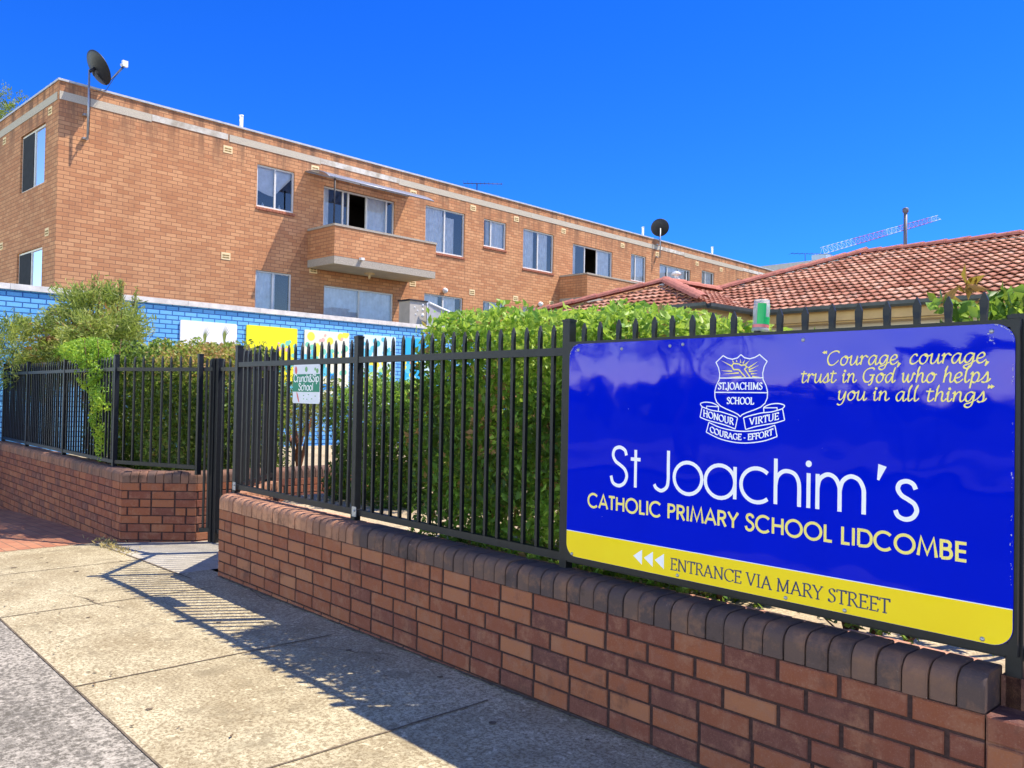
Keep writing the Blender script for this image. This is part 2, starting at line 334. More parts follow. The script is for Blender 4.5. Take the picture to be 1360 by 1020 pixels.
def face_bricks(mb, p0, p1, ztop, rows, hi=False, phase=0., end0=True, mixf=None):
    p0 = Vector((*p0, 0)); p1 = Vector((*p1, 0)); L = (p1-p0).length; d = (p1-p0)/L; nrm = Vector((d.y, -d.x, 0))
    for r in range(rows):
        z1 = ztop-r*CH-.005; z0 = ztop-(r+1)*CH+.005; s = -(.12 if (r % 2) else 0)-phase; 
        while s < L:
            wd = .232+random.uniform(-.004, .004)
            if random.random() < .09: wd = .112
            a, b = max(s, 0)+.004, min(s+wd, L)-.004
            if b-a > .03:
                t = random.betavariate(1.4, 1.5)
                if mixf: t = mixf(p0+d*a, r, t)
                brick(mb, p0, d, nrm, a, b, z0+random.uniform(-.001, .001), z1, t)
            s += wd+.0085
def coping(mb, p0, p1, z0, depth, tonef, rad=.055, h=.118):
    p0 = Vector((*p0, 0)); p1 = Vector((*p1, 0)); L = (p1-p0).length; d = (p1-p0)/L; inn = Vector((-d.y, d.x, 0))
    n = round(L/.0855); st = L/n; k = 7
    prof = [(0, 0)]+[(rad-rad*math.cos(t*PI/2/k), h-rad+rad*math.sin(t*PI/2/k)) for t in range(k+1)]+[(depth, h), (depth, 0)]
    for i in range(n):
        a = i*st+.0085; b = (i+1)*st-.0085; j = random.uniform(-.003, .003); jz = random.uniform(-.002, .002); t = tonef(p0+d*a)
        ra = [p0+d*a+inn*(q+j)+Vector((0, 0, z0+z+jz)) for q, z in prof]; rb = [p0+d*b+inn*(q+j)+Vector((0, 0, z0+z+jz)) for q, z in prof]
        c = .0055
        ra2 = [p0+d*(a-c)+inn*(q+j+(.003 if q < depth else -.003))+Vector((0, 0, z0+max(z-.003, 0)+jz)) for q, z in prof]; rb2 = [p0+d*(b+c)+inn*(q+j+(.003 if q < depth else -.003))+Vector((0, 0, z0+max(z-.003, 0)+jz)) for q, z in prof]
        for m in range(len(prof)-1):
            mb.face([ra[m], rb[m], rb[m+1], ra[m+1]], t); mb.face([ra2[m], ra[m], ra[m+1], ra2[m+1]], t); mb.face([rb[m], rb2[m], rb2[m+1], rb[m+1]], t)
        mb.face(list(reversed(ra2)), t); mb.face(rb2, t)
def core(mb, p0, p1, z0, z1, inset, depth, e0=0., e1=0.):
    p0 = Vector((*p0, 0)); p1 = Vector((*p1, 0)); d = (p1-p0).normalized(); inn = Vector((-d.y, d.x, 0)); p0 = p0+d*e0; p1 = p1-d*e1
    c = [p0+inn*inset, p1+inn*inset, p1+inn*depth, p0+inn*depth]
    mb.hexa([(*q.xy, z0) for q in c]+[(*q.xy, z1) for q in c])
def wall(name, runs, label, zc, tonef, mixf, ledge=True):
    root = empty(name, (runs[0][0][0], runs[0][0][1], 0), label=label, cat='brick wall'); o = -Vector(root.location)
    bm_, mm_, cm_, lm_ = MB(), MB(), MB(), MB()
    for i, (p0, p1, rows, back) in enumerate(runs):
        face_bricks(bm_, p0, p1, zc, rows, mixf=mixf, phase=.05*i)
        core(mm_, p0, p1, zc-rows*CH-.3, zc-.001+.0008*i, .006, .165, .004, .004); coping(cm_, p0, p1, zc, .165, tonef)
        P0 = Vector((*p0, 0)); P1 = Vector((*p1, 0)); d = (P1-P0).normalized(); inn = Vector((-d.y, d.x, 0))
        if back: face_bricks(bm_, (P1+inn*.17).xy, (P0+inn*.17).xy, zc, rows)
        if ledge and i == 0:
            L = (P1-P0).length; n = int(L/.235)
            for q in range(n):
                a = P0+d*(q*.235+.003)+inn*.182; b = P0+d*(q*.235+.232)+inn*.182; t = .5; zz = zc+.085+random.uniform(-.004, .003)
                lm_.hexa([(*x.xy, zz-.08) for x in (a, b, b+inn*.115, a+inn*.115)]+[(*x.xy, zz) for x in (a, b, b+inn*.115, a+inn*.115)])
    for mb, nm, m in ((bm_, 'brickwork', m_brick), (mm_, 'mortar', m_mort), (cm_, 'coping', m_cope), (lm_, 'ledge', m_ledge)):
        if mb.v: 
            me = mb.mesh(nm, m); me.transform(Matrix.Translation(o)); inst(nm, me, root)
    return root
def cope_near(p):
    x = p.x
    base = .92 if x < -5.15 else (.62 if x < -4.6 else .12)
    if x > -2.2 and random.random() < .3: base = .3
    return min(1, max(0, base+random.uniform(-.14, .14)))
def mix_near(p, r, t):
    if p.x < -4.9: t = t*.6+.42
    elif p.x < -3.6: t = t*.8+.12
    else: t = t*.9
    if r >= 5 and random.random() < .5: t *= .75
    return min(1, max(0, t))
NW0 = (-6.65, 2.84); SP1 = (-7.45, 3.6)
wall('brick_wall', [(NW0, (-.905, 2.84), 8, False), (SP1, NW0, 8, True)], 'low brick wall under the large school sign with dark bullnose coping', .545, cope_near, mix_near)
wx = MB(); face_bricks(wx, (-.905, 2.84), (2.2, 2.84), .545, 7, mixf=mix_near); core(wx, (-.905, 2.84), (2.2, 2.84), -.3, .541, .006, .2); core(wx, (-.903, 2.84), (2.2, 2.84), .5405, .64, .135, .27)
nearroot = [o for o in COL.objects if o.name == 'brick_wall'][0]
me = wx.mesh('end_brickwork', m_brick); me.transform(Matrix.Translation(-Vector(nearroot.location))); inst('end_brickwork', me, nearroot)
LC = (-9.1, 2.84); LS = (-8.6, 3.43)
def cope_left(p): return min(1, max(0, (.55 if p.x < -11.2 else .42)+random.uniform(-.16, .16)))
def mix_left(p, r, t): return min(1, max(0, t*.75+.05))
wall('brick_wall', [((-15.3, 2.84), LC, 13, False), (LC, LS, 9, False), (LS, (-8.55, 9.0), 8, False)], 'low brick wall under the far fence left of the gate, with splayed corner', .545, cope_left, mix_left)

# ------------------------------------------------------------------ fences
def picket_mesh(h):
    g = MB(); a = .0095; zt = h
    rings = [(a, a, 0), (a, a, zt-.075), (.0125, .0065, zt-.052), (.0135, .005, zt-.028), (.002, .004, zt)]
    for (x0, y0, z0), (x1, y1, z1) in zip(rings, rings[1:]):
        A = [(-x0, -y0, z0), (x0, -y0, z0), (x0, y0, z0), (-x0, y0, z0)]; B = [(-x1, -y1, z1), (x1, -y1, z1), (x1, y1, z1), (-x1, y1, z1)]
        for i in range(4): k = (i+1) % 4; g.face([A[i], A[k], B[k], B[i]])
    g.face(B); return g.mesh('picket', m_black)
def bevel_box(g, x, y, z0, z1, c=.003):
    r = [(x-c, y), (x, y-c)]
    oct_ = [(x, y-c), (x-c, y), (-x+c, y), (-x, y-c), (-x, -y+c), (-x+c, -y), (x-c, -y), (x, -y+c)]
    b = len(g.v)
    for z in (z0, z1):
        for p in oct_: g.v.append((p[0], p[1], z))
    for i in range(8): k = (i+1) % 8; g.f.append((b+i, b+k, b+8+k, b+8+i)); g.t.append(0); g.m.append(0); g.sm.append(False)
    g.f.append(tuple(b+8+i for i in range(8))); g.t.append(0); g.m.append(0); g.sm.append(False)
def post_mesh(h, w=.025):
    g = MB(); bevel_box(g, w, w, 0, h-.012); bevel_box(g, w+.0025, w+.0025, h-.0118, h); bevel_box(g, w-.006, w-.006, h, h+.004); return g.mesh('post', m_black)
PK = picket_mesh(1.175); PKG = picket_mesh(1.80)
PO = post_mesh(1.255); POG = post_mesh(1.90, .03)
def panel(root, a, b, z_rail=(.715, 1.735), zp=.70, pk=PK, pitch=.1027, post_gap=.03, n=None):
    a = Vector((*a, 0)); b = Vector((*b, 0)); L = (b-a).length; d = (b-a)/L; ang = math.atan2(d.y, d.x)
    for z in z_rail:
        g = MB(); g.box(post_gap-.004, L-post_gap+.004, -.019, .019, -.02, .02); inst('rail', g.mesh('rail', m_black), root, a+Vector((0, 0, z))-root.location, (0, 0, ang))
    n = n or max(1, round(L/pitch)-1)
    for i in range(n):
        s = L*(i+1)/(n+1)+random.uniform(-.002, .002); inst('picket', pk, root, a+d*s+Vector((0, 0, zp+random.uniform(-.004, .004)))-root.location, (R(random.uniform(-.2, .2)), R(random.uniform(-.25, .25)), ang+R(random.uniform(-4, 4))))
    return d
def bracket(root, p, ang):
    g = MB(); g.box(-.02, .03, -.024, -.019, -.03, .035); g.tube([(.012, -.026, .01), (.012, -.034, .01)], .007, 8); inst('bracket', g.mesh('bracket', m_zinc), root, Vector(p)-root.location, (0, 0, ang))
fr = empty('metal_fence', (-6.69, 3.0, .64), label='black spiked metal fence carrying the big school sign on the near brick wall', cat='fence')
fx = [-6.69, -4.82, -2.865, -.868]
for x in fx: inst('post', PO, fr, (x+6.69, 0, 0 if x < -1 else -.1))
inst('post', PO, fr, (-.868+6.69+.0004, 0, .02)) if False else None
for a, b in zip(fx, fx[1:]): panel(fr, (a, 3.0), (b, 3.0), n=18)
panel(fr, (-.868, 3.0), (1.1, 3.0), n=18)
SPL = (-7.47, 3.70)
panel(fr, SPL, (-6.69, 3.0), n=9); inst('post', PO, fr, (SPL[0]+6.69, SPL[1]-3.0, 0))
for x in fx[:2]: bracket(fr, (x+.035, 2.985, .72), 0)
fl = empty('metal_fence', (-9.16, 2.95, .64), label='black spiked metal fence on the far wall, from the hedge corner to the blue wall', cat='fence')
flx = [-15.25, -13.70, -11.75, -9.72]
for x in flx: inst('post', PO, fl, (x+9.16, 0, 0))
for a, b in zip(flx, flx[1:]): panel(fl, (a, 2.95), (b, 2.95), n=18 if a > -15 else 14)
LCf = (-9.72, 2.95); LSf = (-8.56, 3.42)
panel(fl, LCf, LSf, n=8); inst('post', PO, fl, (LSf[0]+9.16, LSf[1]-2.95, 0))
# gate: hung on a tall post that stands on the entry slab
gz = gh(-8.4)
gt = empty('metal_gate', (-8.46, 3.54, gz), label='closed black metal entrance gate between the two brick walls', cat='gate')
inst('post', POG, gt, (0, 0, 0)); inst('post', POG, gt, (.07, .015, 0)); 
panel(gt, (-8.42, 3.555), SPL, z_rail=(.12+gz, 1.74), zp=.10+gz, pk=PKG, n=8)
panel(gt, (-8.575, 3.445), (-8.46, 3.54), z_rail=(.12+gz, 1.74), zp=.10+gz, pk=PKG, n=2, post_gap=.02)
g = MB(); g.box(-.05, .05, -.03, .03, -.08, .08); inst('lock_box', g.mesh('lock_box', m_black), gt, (.88, .10, 1.62))
inst('stile', POG, gt, (.93, .14, 0))

# ------------------------------------------------------------------ stroke lettering
def L(*p): return ('l', list(p))
def S(*p): return ('s', list(p))
def A(cx, cy, rx, ry, a0=0, a1=360, n=26): return ('l', [(cx+rx*math.cos(R(a0+(a1-a0)*i/n)), cy+ry*math.sin(R(a0+(a1-a0)*i/n))) for i in range(n+1)])
def smooth(pts, k=7):
    P = [pts[0]]+list(pts)+[pts[-1]]; out = []
    for i in range(1, len(P)-2):
        a, b, c, d = [Vector(x).to_2d() if False else Vector((x[0], x[1])) for x in P[i-1:i+3]]
        for j in range(k):
            t = j/k; out.append(tuple(.5*((2*b)+(c-a)*t+(2*a-5*b+4*c-d)*t*t+(3*b-a-3*c+d)*t**3)))
    return out+[tuple(pts[-1])]
SANS = {
 'S': (.62, [S((.52, .80), (.47, .93), (.31, 1.0), (.15, .94), (.10, .78), (.18, .63), (.33, .54), (.48, .43), (.54, .26), (.46, .08), (.29, 0), (.11, .06), (.04, .24))]),
 't': (.38, [L((.19, 0), (.19, .96)), L((.04, .72), (.34, .72))]),
 'J': (.56, [S((.44, 1), (.44, .6), (.44, .28), (.40, .1), (.25, 0), (.10, .05), (.04, .14))]),
 'o': (.86, [A(.43, .37, .38, .38)]), 'a': (.90, [A(.42, .37, .38, .38), L((.80, .74), (.80, 0))]),
 'c': (.78, [A(.43, .37, .38, .38, 48, 312)]),
 'h': (.72, [L((.09, 0), (.09, 1.0)), S((.09, .42), (.13, .6), (.24, .72), (.38, .745), (.52, .69), (.60, .55), (.62, .38), (.62, .18), (.62, 0))]),
 'i': (.20, [L((.10, 0), (.10, .74)), ('d', [(.10, .94)])]),
 'm': (1.14, [L((.09, 0), (.09, .74)), S((.09, .44), (.13, .62), (.23, .72), (.34, .745), (.46, .68), (.54, .52), (.55, .36), (.55, .18), (.55, 0)), S((.55, .44), (.60, .62), (.70, .72), (.81, .745), (.94, .68), (1.02, .52), (1.03, .36), (1.03, .18), (1.03, 0))]),
 '\u2019': (.44, [('w', [(.24, 1.02), (.16, .72)])]),
 's': (.50, [S((.41, .60), (.36, .70), (.25, .745), (.13, .70), (.09, .58), (.16, .46), (.28, .39), (.39, .31), (.43, .18), (.36, .05), (.23, 0), (.10, .05), (.05, .16))]),
 ' ': (.34, []),
 'C': (.98, [A(.53, .5, .48, .5, 44, 316)]), 'A': (.84, [L((.03, 0), (.42, 1), (.81, 0)), L((.17, .34), (.67, .34))]), 'T': (.58, [L((.29, 0), (.29, 1)), L((.02, .95), (.56, .95))]),
 'H': (.80, [L((.10, 0), (.10, 1)), L((.70, 0), (.70, 1)), L((.10, .53), (.70, .53))]), 'O': (1.10, [A(.55, .5, .48, .49)]), 'L': (.52, [L((.10, 1), (.10, .05), (.50, .05))]),
 'I': (.24, [L((.12, 0), (.12, 1))]), 'P': (.66, [L((.10, 0), (.10, .95), (.34, .95)), S((.34, .95), (.50, .90), (.57, .73), (.50, .56), (.34, .50)), L((.34, .50), (.10, .50))]),
 'R': (.70, [L((.10, 0), (.10, .95), (.34, .95)), S((.34, .95), (.50, .90), (.57, .73), (.50, .56), (.34, .50)), L((.34, .50), (.10, .50)), L((.34, .50), (.62, 0))]),
 'M': (1.02, [L((.06, 0), (.20, 1), (.51, .12), (.82, 1), (.96, 0))]), 'Y': (.74, [L((.03, 1), (.37, .46), (.71, 1)), L((.37, .50), (.37, 0))]),
 'D': (.86, [L((.10, .05), (.10, .95), (.36, .95)), S((.36, .95), (.60, .90), (.76, .70), (.79, .50), (.76, .30), (.60, .10), (.36, .05)), L((.36, .05), (.10, .05))]),
 'B': (.66, [L((.10, .05), (.10, .95), (.30, .95)), S((.30, .95), (.45, .91), (.51, .76), (.45, .59), (.30, .54)), L((.30, .54), (.10, .54)), S((.30, .54), (.49, .50), (.57, .30), (.49, .10), (.30, .05)), L((.30, .05), (.10, .05))]),
 'E': (.62, [L((.54, .95), (.10, .95), (.10, .05), (.54, .05)), L((.10, .52), (.52, .52))]),
 '&': (.7, [S((.62, 0), (.2, .62), (.18, .82), (.32, .9), (.42, .8), (.36, .6), (.1, .36), (.08, .14), (.26, 0), (.46, .1), (.6, .36))]),
 'r': (.44, [L((.09, 0), (.09, .74)), S((.09, .44), (.16, .64), (.28, .74), (.40, .72))]), 'u': (.7, [S((.09, .74), (.09, .4), (.12, .12), (.30, 0), (.50, .08), (.58, .3)), L((.58, .74), (.58, 0))]),
 'n': (.70, [L((.09, 0), (.09, .74)), S((.09, .42), (.13, .6), (.24, .72), (.36, .745), (.50, .69), (.58, .55), (.60, .38), (.60, .18), (.60, 0))]),
 'p': (.86, [A(.45, .37, .36, .38), L((.09, .74), (.09, -.32))]), 'l': (.2, [L((.1, 0), (.1, 1))]),
}
def st(x, y0=0., y1=1., s=.13, a=True, b=True):
    o = [L((x, y0), (x, y1))]
    if a: o.append(L((x-s, y0+.02), (x+s, y0+.02)))
    if b: o.append(L((x-s, y1-.02), (x+s, y1-.02)))
    return o
def sf(x, y, s=.12): return L((x-s, y), (x+s, y))
SERIF = {
 ' ': (.30, []), '.': (.26, [('d', [(.13, .05)])]), '-': (.4, [L((.06, .34), (.34, .34))]),
 'A': (.78, [L((.08, .02), (.38, 1.0)), L((.36, 1.0), (.68, .02)), L((.18, .34), (.58, .34)), sf(.08, .02, .10), sf(.68, .02, .12)]),
 'C': (.76, [A(.44, .5, .37, .49, 42, 318), L((.71, .98), (.71, .74)), L((.72, .20), (.70, .10))]),
 'E': (.62, st(.16)+[L((.16, .98), (.54, .98), (.55, .82)), L((.16, .52), (.44, .52)), L((.44, .60), (.44, .44)), L((.16, .02), (.55, .02), (.58, .20))]),
 'F': (.58, st(.16)+[L((.16, .98), (.52, .98), (.53, .80)), L((.16, .52), (.42, .52)), L((.42, .60), (.42, .44))]),
 'G': (.82, [A(.44, .5, .37, .49, 42, 330), L((.71, .98), (.71, .74)), L((.72, .06), (.72, .40)), sf(.70, .40, .13)]),
 'H': (.86, st(.17)+st(.69)+[L((.17, .52), (.69, .52))]), 'I': (.38, st(.19)), 'J': (.40, [S((.22, 1), (.22, .5), (.21, .05), (.12, -.16), (.02, -.14)), sf(.22, .98)]),
 'L': (.60, st(.16)+[L((.16, .02), (.54, .02), (.57, .24))]), 'M': (1.0, [L((.14, .02), (.17, .98)), L((.17, .98), (.49, .06)), L((.49, .06), (.80, .98)), L((.80, 0), (.80, 1)), sf(.14, .02, .10), sf(.82, .02), sf(.14, .98, .07), sf(.84, .98, .08)]),
 'N': (.86, [L((.16, .02), (.16, .98)), L((.16, .98), (.70, .02)), L((.70, .0), (.70, .98)), sf(.16, .02, .11), sf(.12, .98, .08), sf(.70, .98, .11)]),
 'O': (.86, [A(.43, .5, .37, .49)]), 'R': (.70, st(.16)+[S((.16, .98), (.40, .98), (.54, .86), (.54, .66), (.40, .52), (.16, .50)), L((.34, .50), (.64, .02)), sf(.64, .02, .08)]),
 'S': (.54, [S((.43, .80), (.38, .93), (.26, .98), (.13, .90), (.11, .75), (.20, .61), (.35, .50), (.45, .36), (.44, .16), (.32, .03), (.16, .03), (.07, .18)), L((.43, .97), (.43, .76)), L((.07, .24), (.07, .02))]),
 'T': (.66, st(.33, b=False)+[L((.04, .80), (.05, .98), (.61, .98), (.62, .80))]), 'U': (.82, [S((.16, 1), (.16, .5), (.17, .2), (.28, .04), (.44, .01), (.58, .08), (.66, .26), (.67, .5), (.67, 1)), sf(.16, .98), sf(.67, .98, .10)]),
 'V': (.76, [L((.09, .98), (.39, .02)), L((.39, .02), (.67, .98)), sf(.10, .98), sf(.67, .98, .09)]), 'Y': (.70, [L((.08, .98), (.35, .48)), L((.35, .48), (.62, .98)), L((.35, .48), (.35, 0)), sf(.08, .98, .10), sf(.62, .98, .09), sf(.35, .02)]),
 'c': (.5, [A(.28, .34, .22, .34, 50, 310)]), 'r': (.42, [L((.12, 0), (.12, .68)), S((.12, .4), (.2, .62), (.36, .66)), sf(.12, .02, .09)]), 'u': (.58, [S((.1, .68), (.1, .3), (.16, .04), (.3, .03), (.46, .2)), L((.46, .68), (.46, 0))]),
 'n': (.58, [L((.1, 0), (.1, .68)), S((.1, .42), (.2, .64), (.34, .68), (.46, .56), (.46, .3), (.46, 0))]), 'h': (.58, [L((.1, 0), (.1, 1)), S((.1, .42), (.2, .64), (.34, .68), (.46, .56), (.46, .3), (.46, 0))]),
 '&': (.7, [S((.62, 0), (.2, .62), (.18, .82), (.32, .9), (.42, .8), (.36, .6), (.1, .36), (.08, .14), (.26, 0), (.46, .1), (.6, .36))]), 'i': (.24, [L((.12, 0), (.12, .68)), ('d', [(.12, .9)])]),
 'p': (.58, [L((.1, -.3), (.1, .68)), A(.32, .34, .2, .33)]), 'o': (.58, [A(.29, .34, .23, .34)]), 'l': (.24, [L((.12, 0), (.12, 1))]),
}
HAND = {   # flowing hand, x-height .5
 ' ': (.36, []), ',': (.22, [('w', [(.10, .08), (.02, -.20)])]), '\u201c': (.34, [('w', [(.08, .80), (.14, 1.02)]), ('w', [(.20, .80), (.26, 1.02)])]), '\u201d': (.34, [('w', [(.12, 1.02), (.04, .78)]), ('w', [(.26, 1.02), (.18, .78)])]),
 'C': (.80, [S((.70, .78), (.66, .92), (.50, .98), (.26, .86), (.10, .58), (.08, .28), (.22, .05), (.44, .02), (.64, .16), (.74, .28))]),
 'G': (.84, [S((.70, .80), (.62, .95), (.46, .97), (.24, .84), (.10, .56), (.10, .26), (.24, .05), (.44, .04), (.60, .18), (.68, .40)), S((.68, .40), (.66, .05), (.58, -.14), (.46, -.14)), L((.46, .40), (.78, .42))]),
 'o': (.56, [S((.34, .50), (.16, .42), (.08, .24), (.14, .06), (.28, 0), (.42, .10), (.48, .30), (.42, .46), (.30, .50), (.40, .40), (.60, .42))]),
 'u': (.62, [S((.04, .42), (.12, .50), (.12, .30), (.12, .10), (.22, 0), (.36, .10), (.46, .32)), S((.48, .50), (.47, .25), (.50, .04), (.58, .02), (.68, .14))]),
 'r': (.48, [S((.02, .38), (.12, .50), (.13, .3), (.12, 0)), S((.13, .26), (.22, .44), (.34, .50), (.42, .44), (.50, .42))]),
 'a': (.62, [S((.46, .44), (.32, .50), (.14, .38), (.08, .18), (.18, .01), (.32, .06), (.46, .34)), S((.48, .50), (.46, .2), (.50, .02), (.58, .02), (.68, .14))]),
 'g': (.60, [S((.46, .44), (.32, .50), (.14, .40), (.08, .20), (.18, .03), (.32, .08), (.46, .34)), S((.49, .50), (.48, .1), (.42, -.22), (.28, -.34), (.12, -.28), (.12, -.14), (.32, -.06), (.62, .12))]),
 'e': (.50, [S((.06, .22), (.28, .26), (.40, .36), (.36, .48), (.24, .50), (.10, .36), (.08, .14), (.20, 0), (.36, .04), (.52, .18))]),
 'c': (.48, [S((.40, .40), (.34, .50), (.20, .47), (.08, .28), (.10, .07), (.24, 0), (.38, .06), (.50, .18))]),
 't': (.44, [S((.20, .78), (.17, .4), (.17, .08), (.26, 0), (.38, .06), (.48, .18)), L((.00, .52), (.42, .53))]),
 's': (.46, [S((.04, .12), (.22, .36), (.30, .52), (.36, .30), (.36, .10), (.22, 0), (.08, .06)), S((.30, .02), (.42, .06), (.52, .20))]),
 'i': (.32, [S((.04, .36), (.12, .50), (.12, .2), (.16, .03), (.26, .03), (.36, .16)), ('d', [(.15, .74)])]),
 'n': (.62, [S((.03, .40), (.12, .50), (.13, .3), (.12, 0)), S((.13, .24), (.24, .43), (.36, .50), (.44, .40), (.44, .15), (.50, .02), (.60, .05), (.68, .16))]),
 'd': (.62, [S((.46, .44), (.32, .50), (.14, .38), (.08, .18), (.18, .01), (.32, .06), (.46, .34)), S((.56, 1.0), (.50, .6), (.48, .2), (.52, .02), (.60, .03), (.68, .14))]),
 'w': (.80, [S((.02, .44), (.10, .48), (.12, .2), (.20, .02), (.32, .14), (.40, .42), (.40, .16), (.50, .02), (.64, .18), (.68, .48), (.80, .42))]),
 'h': (.62, [S((.10, .6), (.18, 1.0), (.14, .6), (.12, 0)), S((.13, .24), (.24, .43), (.36, .50), (.44, .40), (.44, .15), (.50, .02), (.60, .05), (.68, .16))]),
 'l': (.34, [S((.08, .5), (.20, .9), (.20, 1.0), (.13, .7), (.12, .2), (.18, .02), (.28, .04), (.38, .16))]),
 'p': (.58, [S((.03, .40), (.13, .50), (.13, .1), (.11, -.36)), S((.13, .24), (.24, .44), (.38, .50), (.48, .36), (.44, .12), (.30, .0), (.14, .06)), S((.40, .08), (.50, .06), (.60, .14))]),
 'y': (.60, [S((.04, .42), (.12, .50), (.12, .30), (.14, .10), (.24, .02), (.38, .14), (.47, .40)), S((.50, .50), (.47, .05), (.38, -.24), (.22, -.34), (.08, -.26))]),
}
HAND = {c: (a, [(k, [(x, .5+(y-.5)*.62 if y > .5 else (y*.8 if y < 0 else y)) for x, y in p]) for k, p in st_]) for c, (a, st_) in HAND.items()}
class Text:
    def __init__(s): s.mb = MB(); s.k = 0
    def ribbon(s, pts, wf, z):
        P = [Vector(p) for p in pts]; P = [p for i, p in enumerate(P) if i == 0 or (p-P[i-1]).length > 1e-6]
        n = len(P)
        if n < 2: return
        closed = (P[0]-P[-1]).length < 1e-5
        Lp, Rp = [], []
        for i in range(n):
            a = (P[i]-P[i-1]) if i else ((P[0]-P[n-2]) if closed else P[1]-P[0]); b = (P[i+1]-P[i]) if i < n-1 else ((P[1]-P[0]) if closed else P[n-1]-P[n-2])
            a = a.normalized(); b = b.normalized(); t = (a+b)
            t = t.normalized() if t.length > .1 else b
            nn = Vector((-t.y, t.x)); cs = max(.62, nn.dot(Vector((-b.y, b.x)))); h = wf(math.atan2(t.y, t.x))/2/cs
            Lp.append(P[i]+nn*h); Rp.append(P[i]-nn*h)
        zz = lambda i: z-i*4e-6
        for i in range(n-1): s.mb.face([(Rp[i].x, zz(i), Rp[i].y), (Rp[i+1].x, zz(i+1), Rp[i+1].y), (Lp[i+1].x, zz(i+1), Lp[i+1].y), (Lp[i].x, zz(i), Lp[i].y)])
    def stroke(s, kind, pts, tf, wd, wf):
        z = -.0001*(s.k % 9)-.0002; s.k += 1
        if kind == 'd':
            c = Vector(tf(pts[0])); r = wd*.78; s.mb.face([(c.x+r*math.cos(2*PI*i/14), z, c.y+r*math.sin(2*PI*i/14)) for i in range(14)]); return
        if kind == 'w':
            a, b = Vector(tf(pts[0])), Vector(tf(pts[1])); n = (b-a).normalized(); n = Vector((-n.y, n.x)); 
            s.mb.face([(q.x, z, q.y) for q in (a-n*wd*.95, b-n*wd*.25, b+n*wd*.25, a+n*wd*.95)][::-1]); return
        if kind == 's': pts = smooth(pts)
        s.ribbon([tf(p) for p in pts], wf, z)
    def line(s, txt, font, x0, x1, zb, cap, wd, nib=None, contrast=.0, slant=0., curve=None, space=0.):
        tot = sum(font[c][0]+space for c in txt)-space; sx = (x1-x0)/tot; x = 0
        wf = (lambda th: wd) if not contrast else (lambda th: wd*((1-contrast)+contrast*abs(math.sin(th-nib))))
        for c in txt:
            adv, strokes = font[c]
            for kd, pts in strokes:
                def tf(p, x=x):
                    X = x0+(x+p[0])*sx+slant*p[1]*cap; Z = zb+p[1]*cap
                    if curve: return curve(X, Z)
                    return (X, Z)
                s.stroke(kd, pts, tf, wd, wf)
            x += adv+space
    def build(s, name, m, parent, loc): return s.mb.build(name, m, parent, loc)
def words(root, name, m, loc, txt, font, x0, x1, zb, cap, wd, nib=None, contrast=.0, slant=0., space=0.):
    tot = sum(font[c][0]+space for c in txt)-space; sx = (x1-x0)/tot; x = x0
    for i, w_ in enumerate(txt.split(' ')):
        l = sum(font[c][0]+space for c in w_)-space; T = Text(); T.line(w_, font, x, x+l*sx, zb, cap, wd, nib, contrast, slant, None, space)
        T.build(name, m, root, loc); x += (l+space+font[' '][0]+space)*sx

# ------------------------------------------------------------------ the school sign
SX0, SX1, SZ0, SZ1 = -2.808, -.862, .736, 1.766
SY = 2.945
sg = empty('school_sign', (SX0, SY, SZ0), label='large glossy blue and yellow school name board bolted to the fence', cat='sign')
def P_(x, z): return (x-SX0, z-SZ0)
def rrect(w, h, r, k=8, corners=(1, 1, 1, 1)):
    out = []
    for (cx, cy, a0), on in zip(((w-r, h-r, 0), (r, h-r, 90), (r, r, 180), (w-r, r, 270)), corners):
        if on: out += [(cx+r*math.cos(R(a0+90*i/k)), cy+r*math.sin(R(a0+90*i/k))) for i in range(k+1)]
        else: out.append((cx+(r if a0 in (0, 270) else -r), cy+(r if a0 in (0, 90) else -r)))
    return out
def plate(poly, y0, y1, name, m, parent, loc=(0, 0, 0)):
    g = MB(); n = len(poly); g.face([(x, y0, z) for x, z in reversed(poly)]); g.face([(x, y1, z) for x, z in poly])
    for i in range(n): (a, b), (c, d) = poly[i], poly[(i+1) % n]; g.face([(a, y0, b), (a, y1, b), (c, y1, d), (c, y0, d)])
    return g.build(name, m, parent, loc)
W_, H_ = SX1-SX0, SZ1-SZ0
plate(rrect(W_, H_, .062), 0, .004, 'panel', m_sblue, sg)
yb = .122; yl = [p for p in rrect(W_-.002, H_, .062) if p[1] < .2]; yl = [(x+.001, z+.001) for x, z in yl]
plate([(.001, yb)]+yl+[(W_-.001, yb)], -.0012, -.0002, 'yellow_band', m_syel, sg)
plate([(.001, yb), (W_-.001, yb), (W_-.001, yb+.003), (.001, yb+.003)], -.0013, -.0003, 'band_edge', m_swhite, sg)
g = MB()
for a in ((-.012, W_+.012, H_-.012, H_+.013), (-.012, W_+.012, -.026, .014)): g.box(a[0], a[1], .0045, .03, a[2], a[3])
for a in ((-.011, .015), (W_-.015, W_+.011)): g.box(a[0], a[1], .0046, .03, .0141, H_-.0121)
g.build('backing_frame', m_black, sg)
words(sg, 'name_lettering', m_swhite, (0, -.0002, 0), 'St Joachim\u2019s', SANS, *[x-SX0 for x in (-2.537, -1.145)], 1.104-SZ0, .177, .0160)
words(sg, 'subtitle_lettering', m_sgold, (0, -.0002, 0), 'CATHOLIC PRIMARY SCHOOL LIDCOMBE', SANS, *[x-SX0 for x in (-2.672, -.994)],   .988-SZ0, .0625, .0108, space=.07)
words(sg, 'entrance_lettering', m_snavy, (0, -.0013, 0), 'ENTRANCE VIA MARY STREET', SERIF, *[x-SX0 for x in (-2.186, -1.243)], .7685-SZ0, .0505, .0068, R(25), .68)
T = Text()
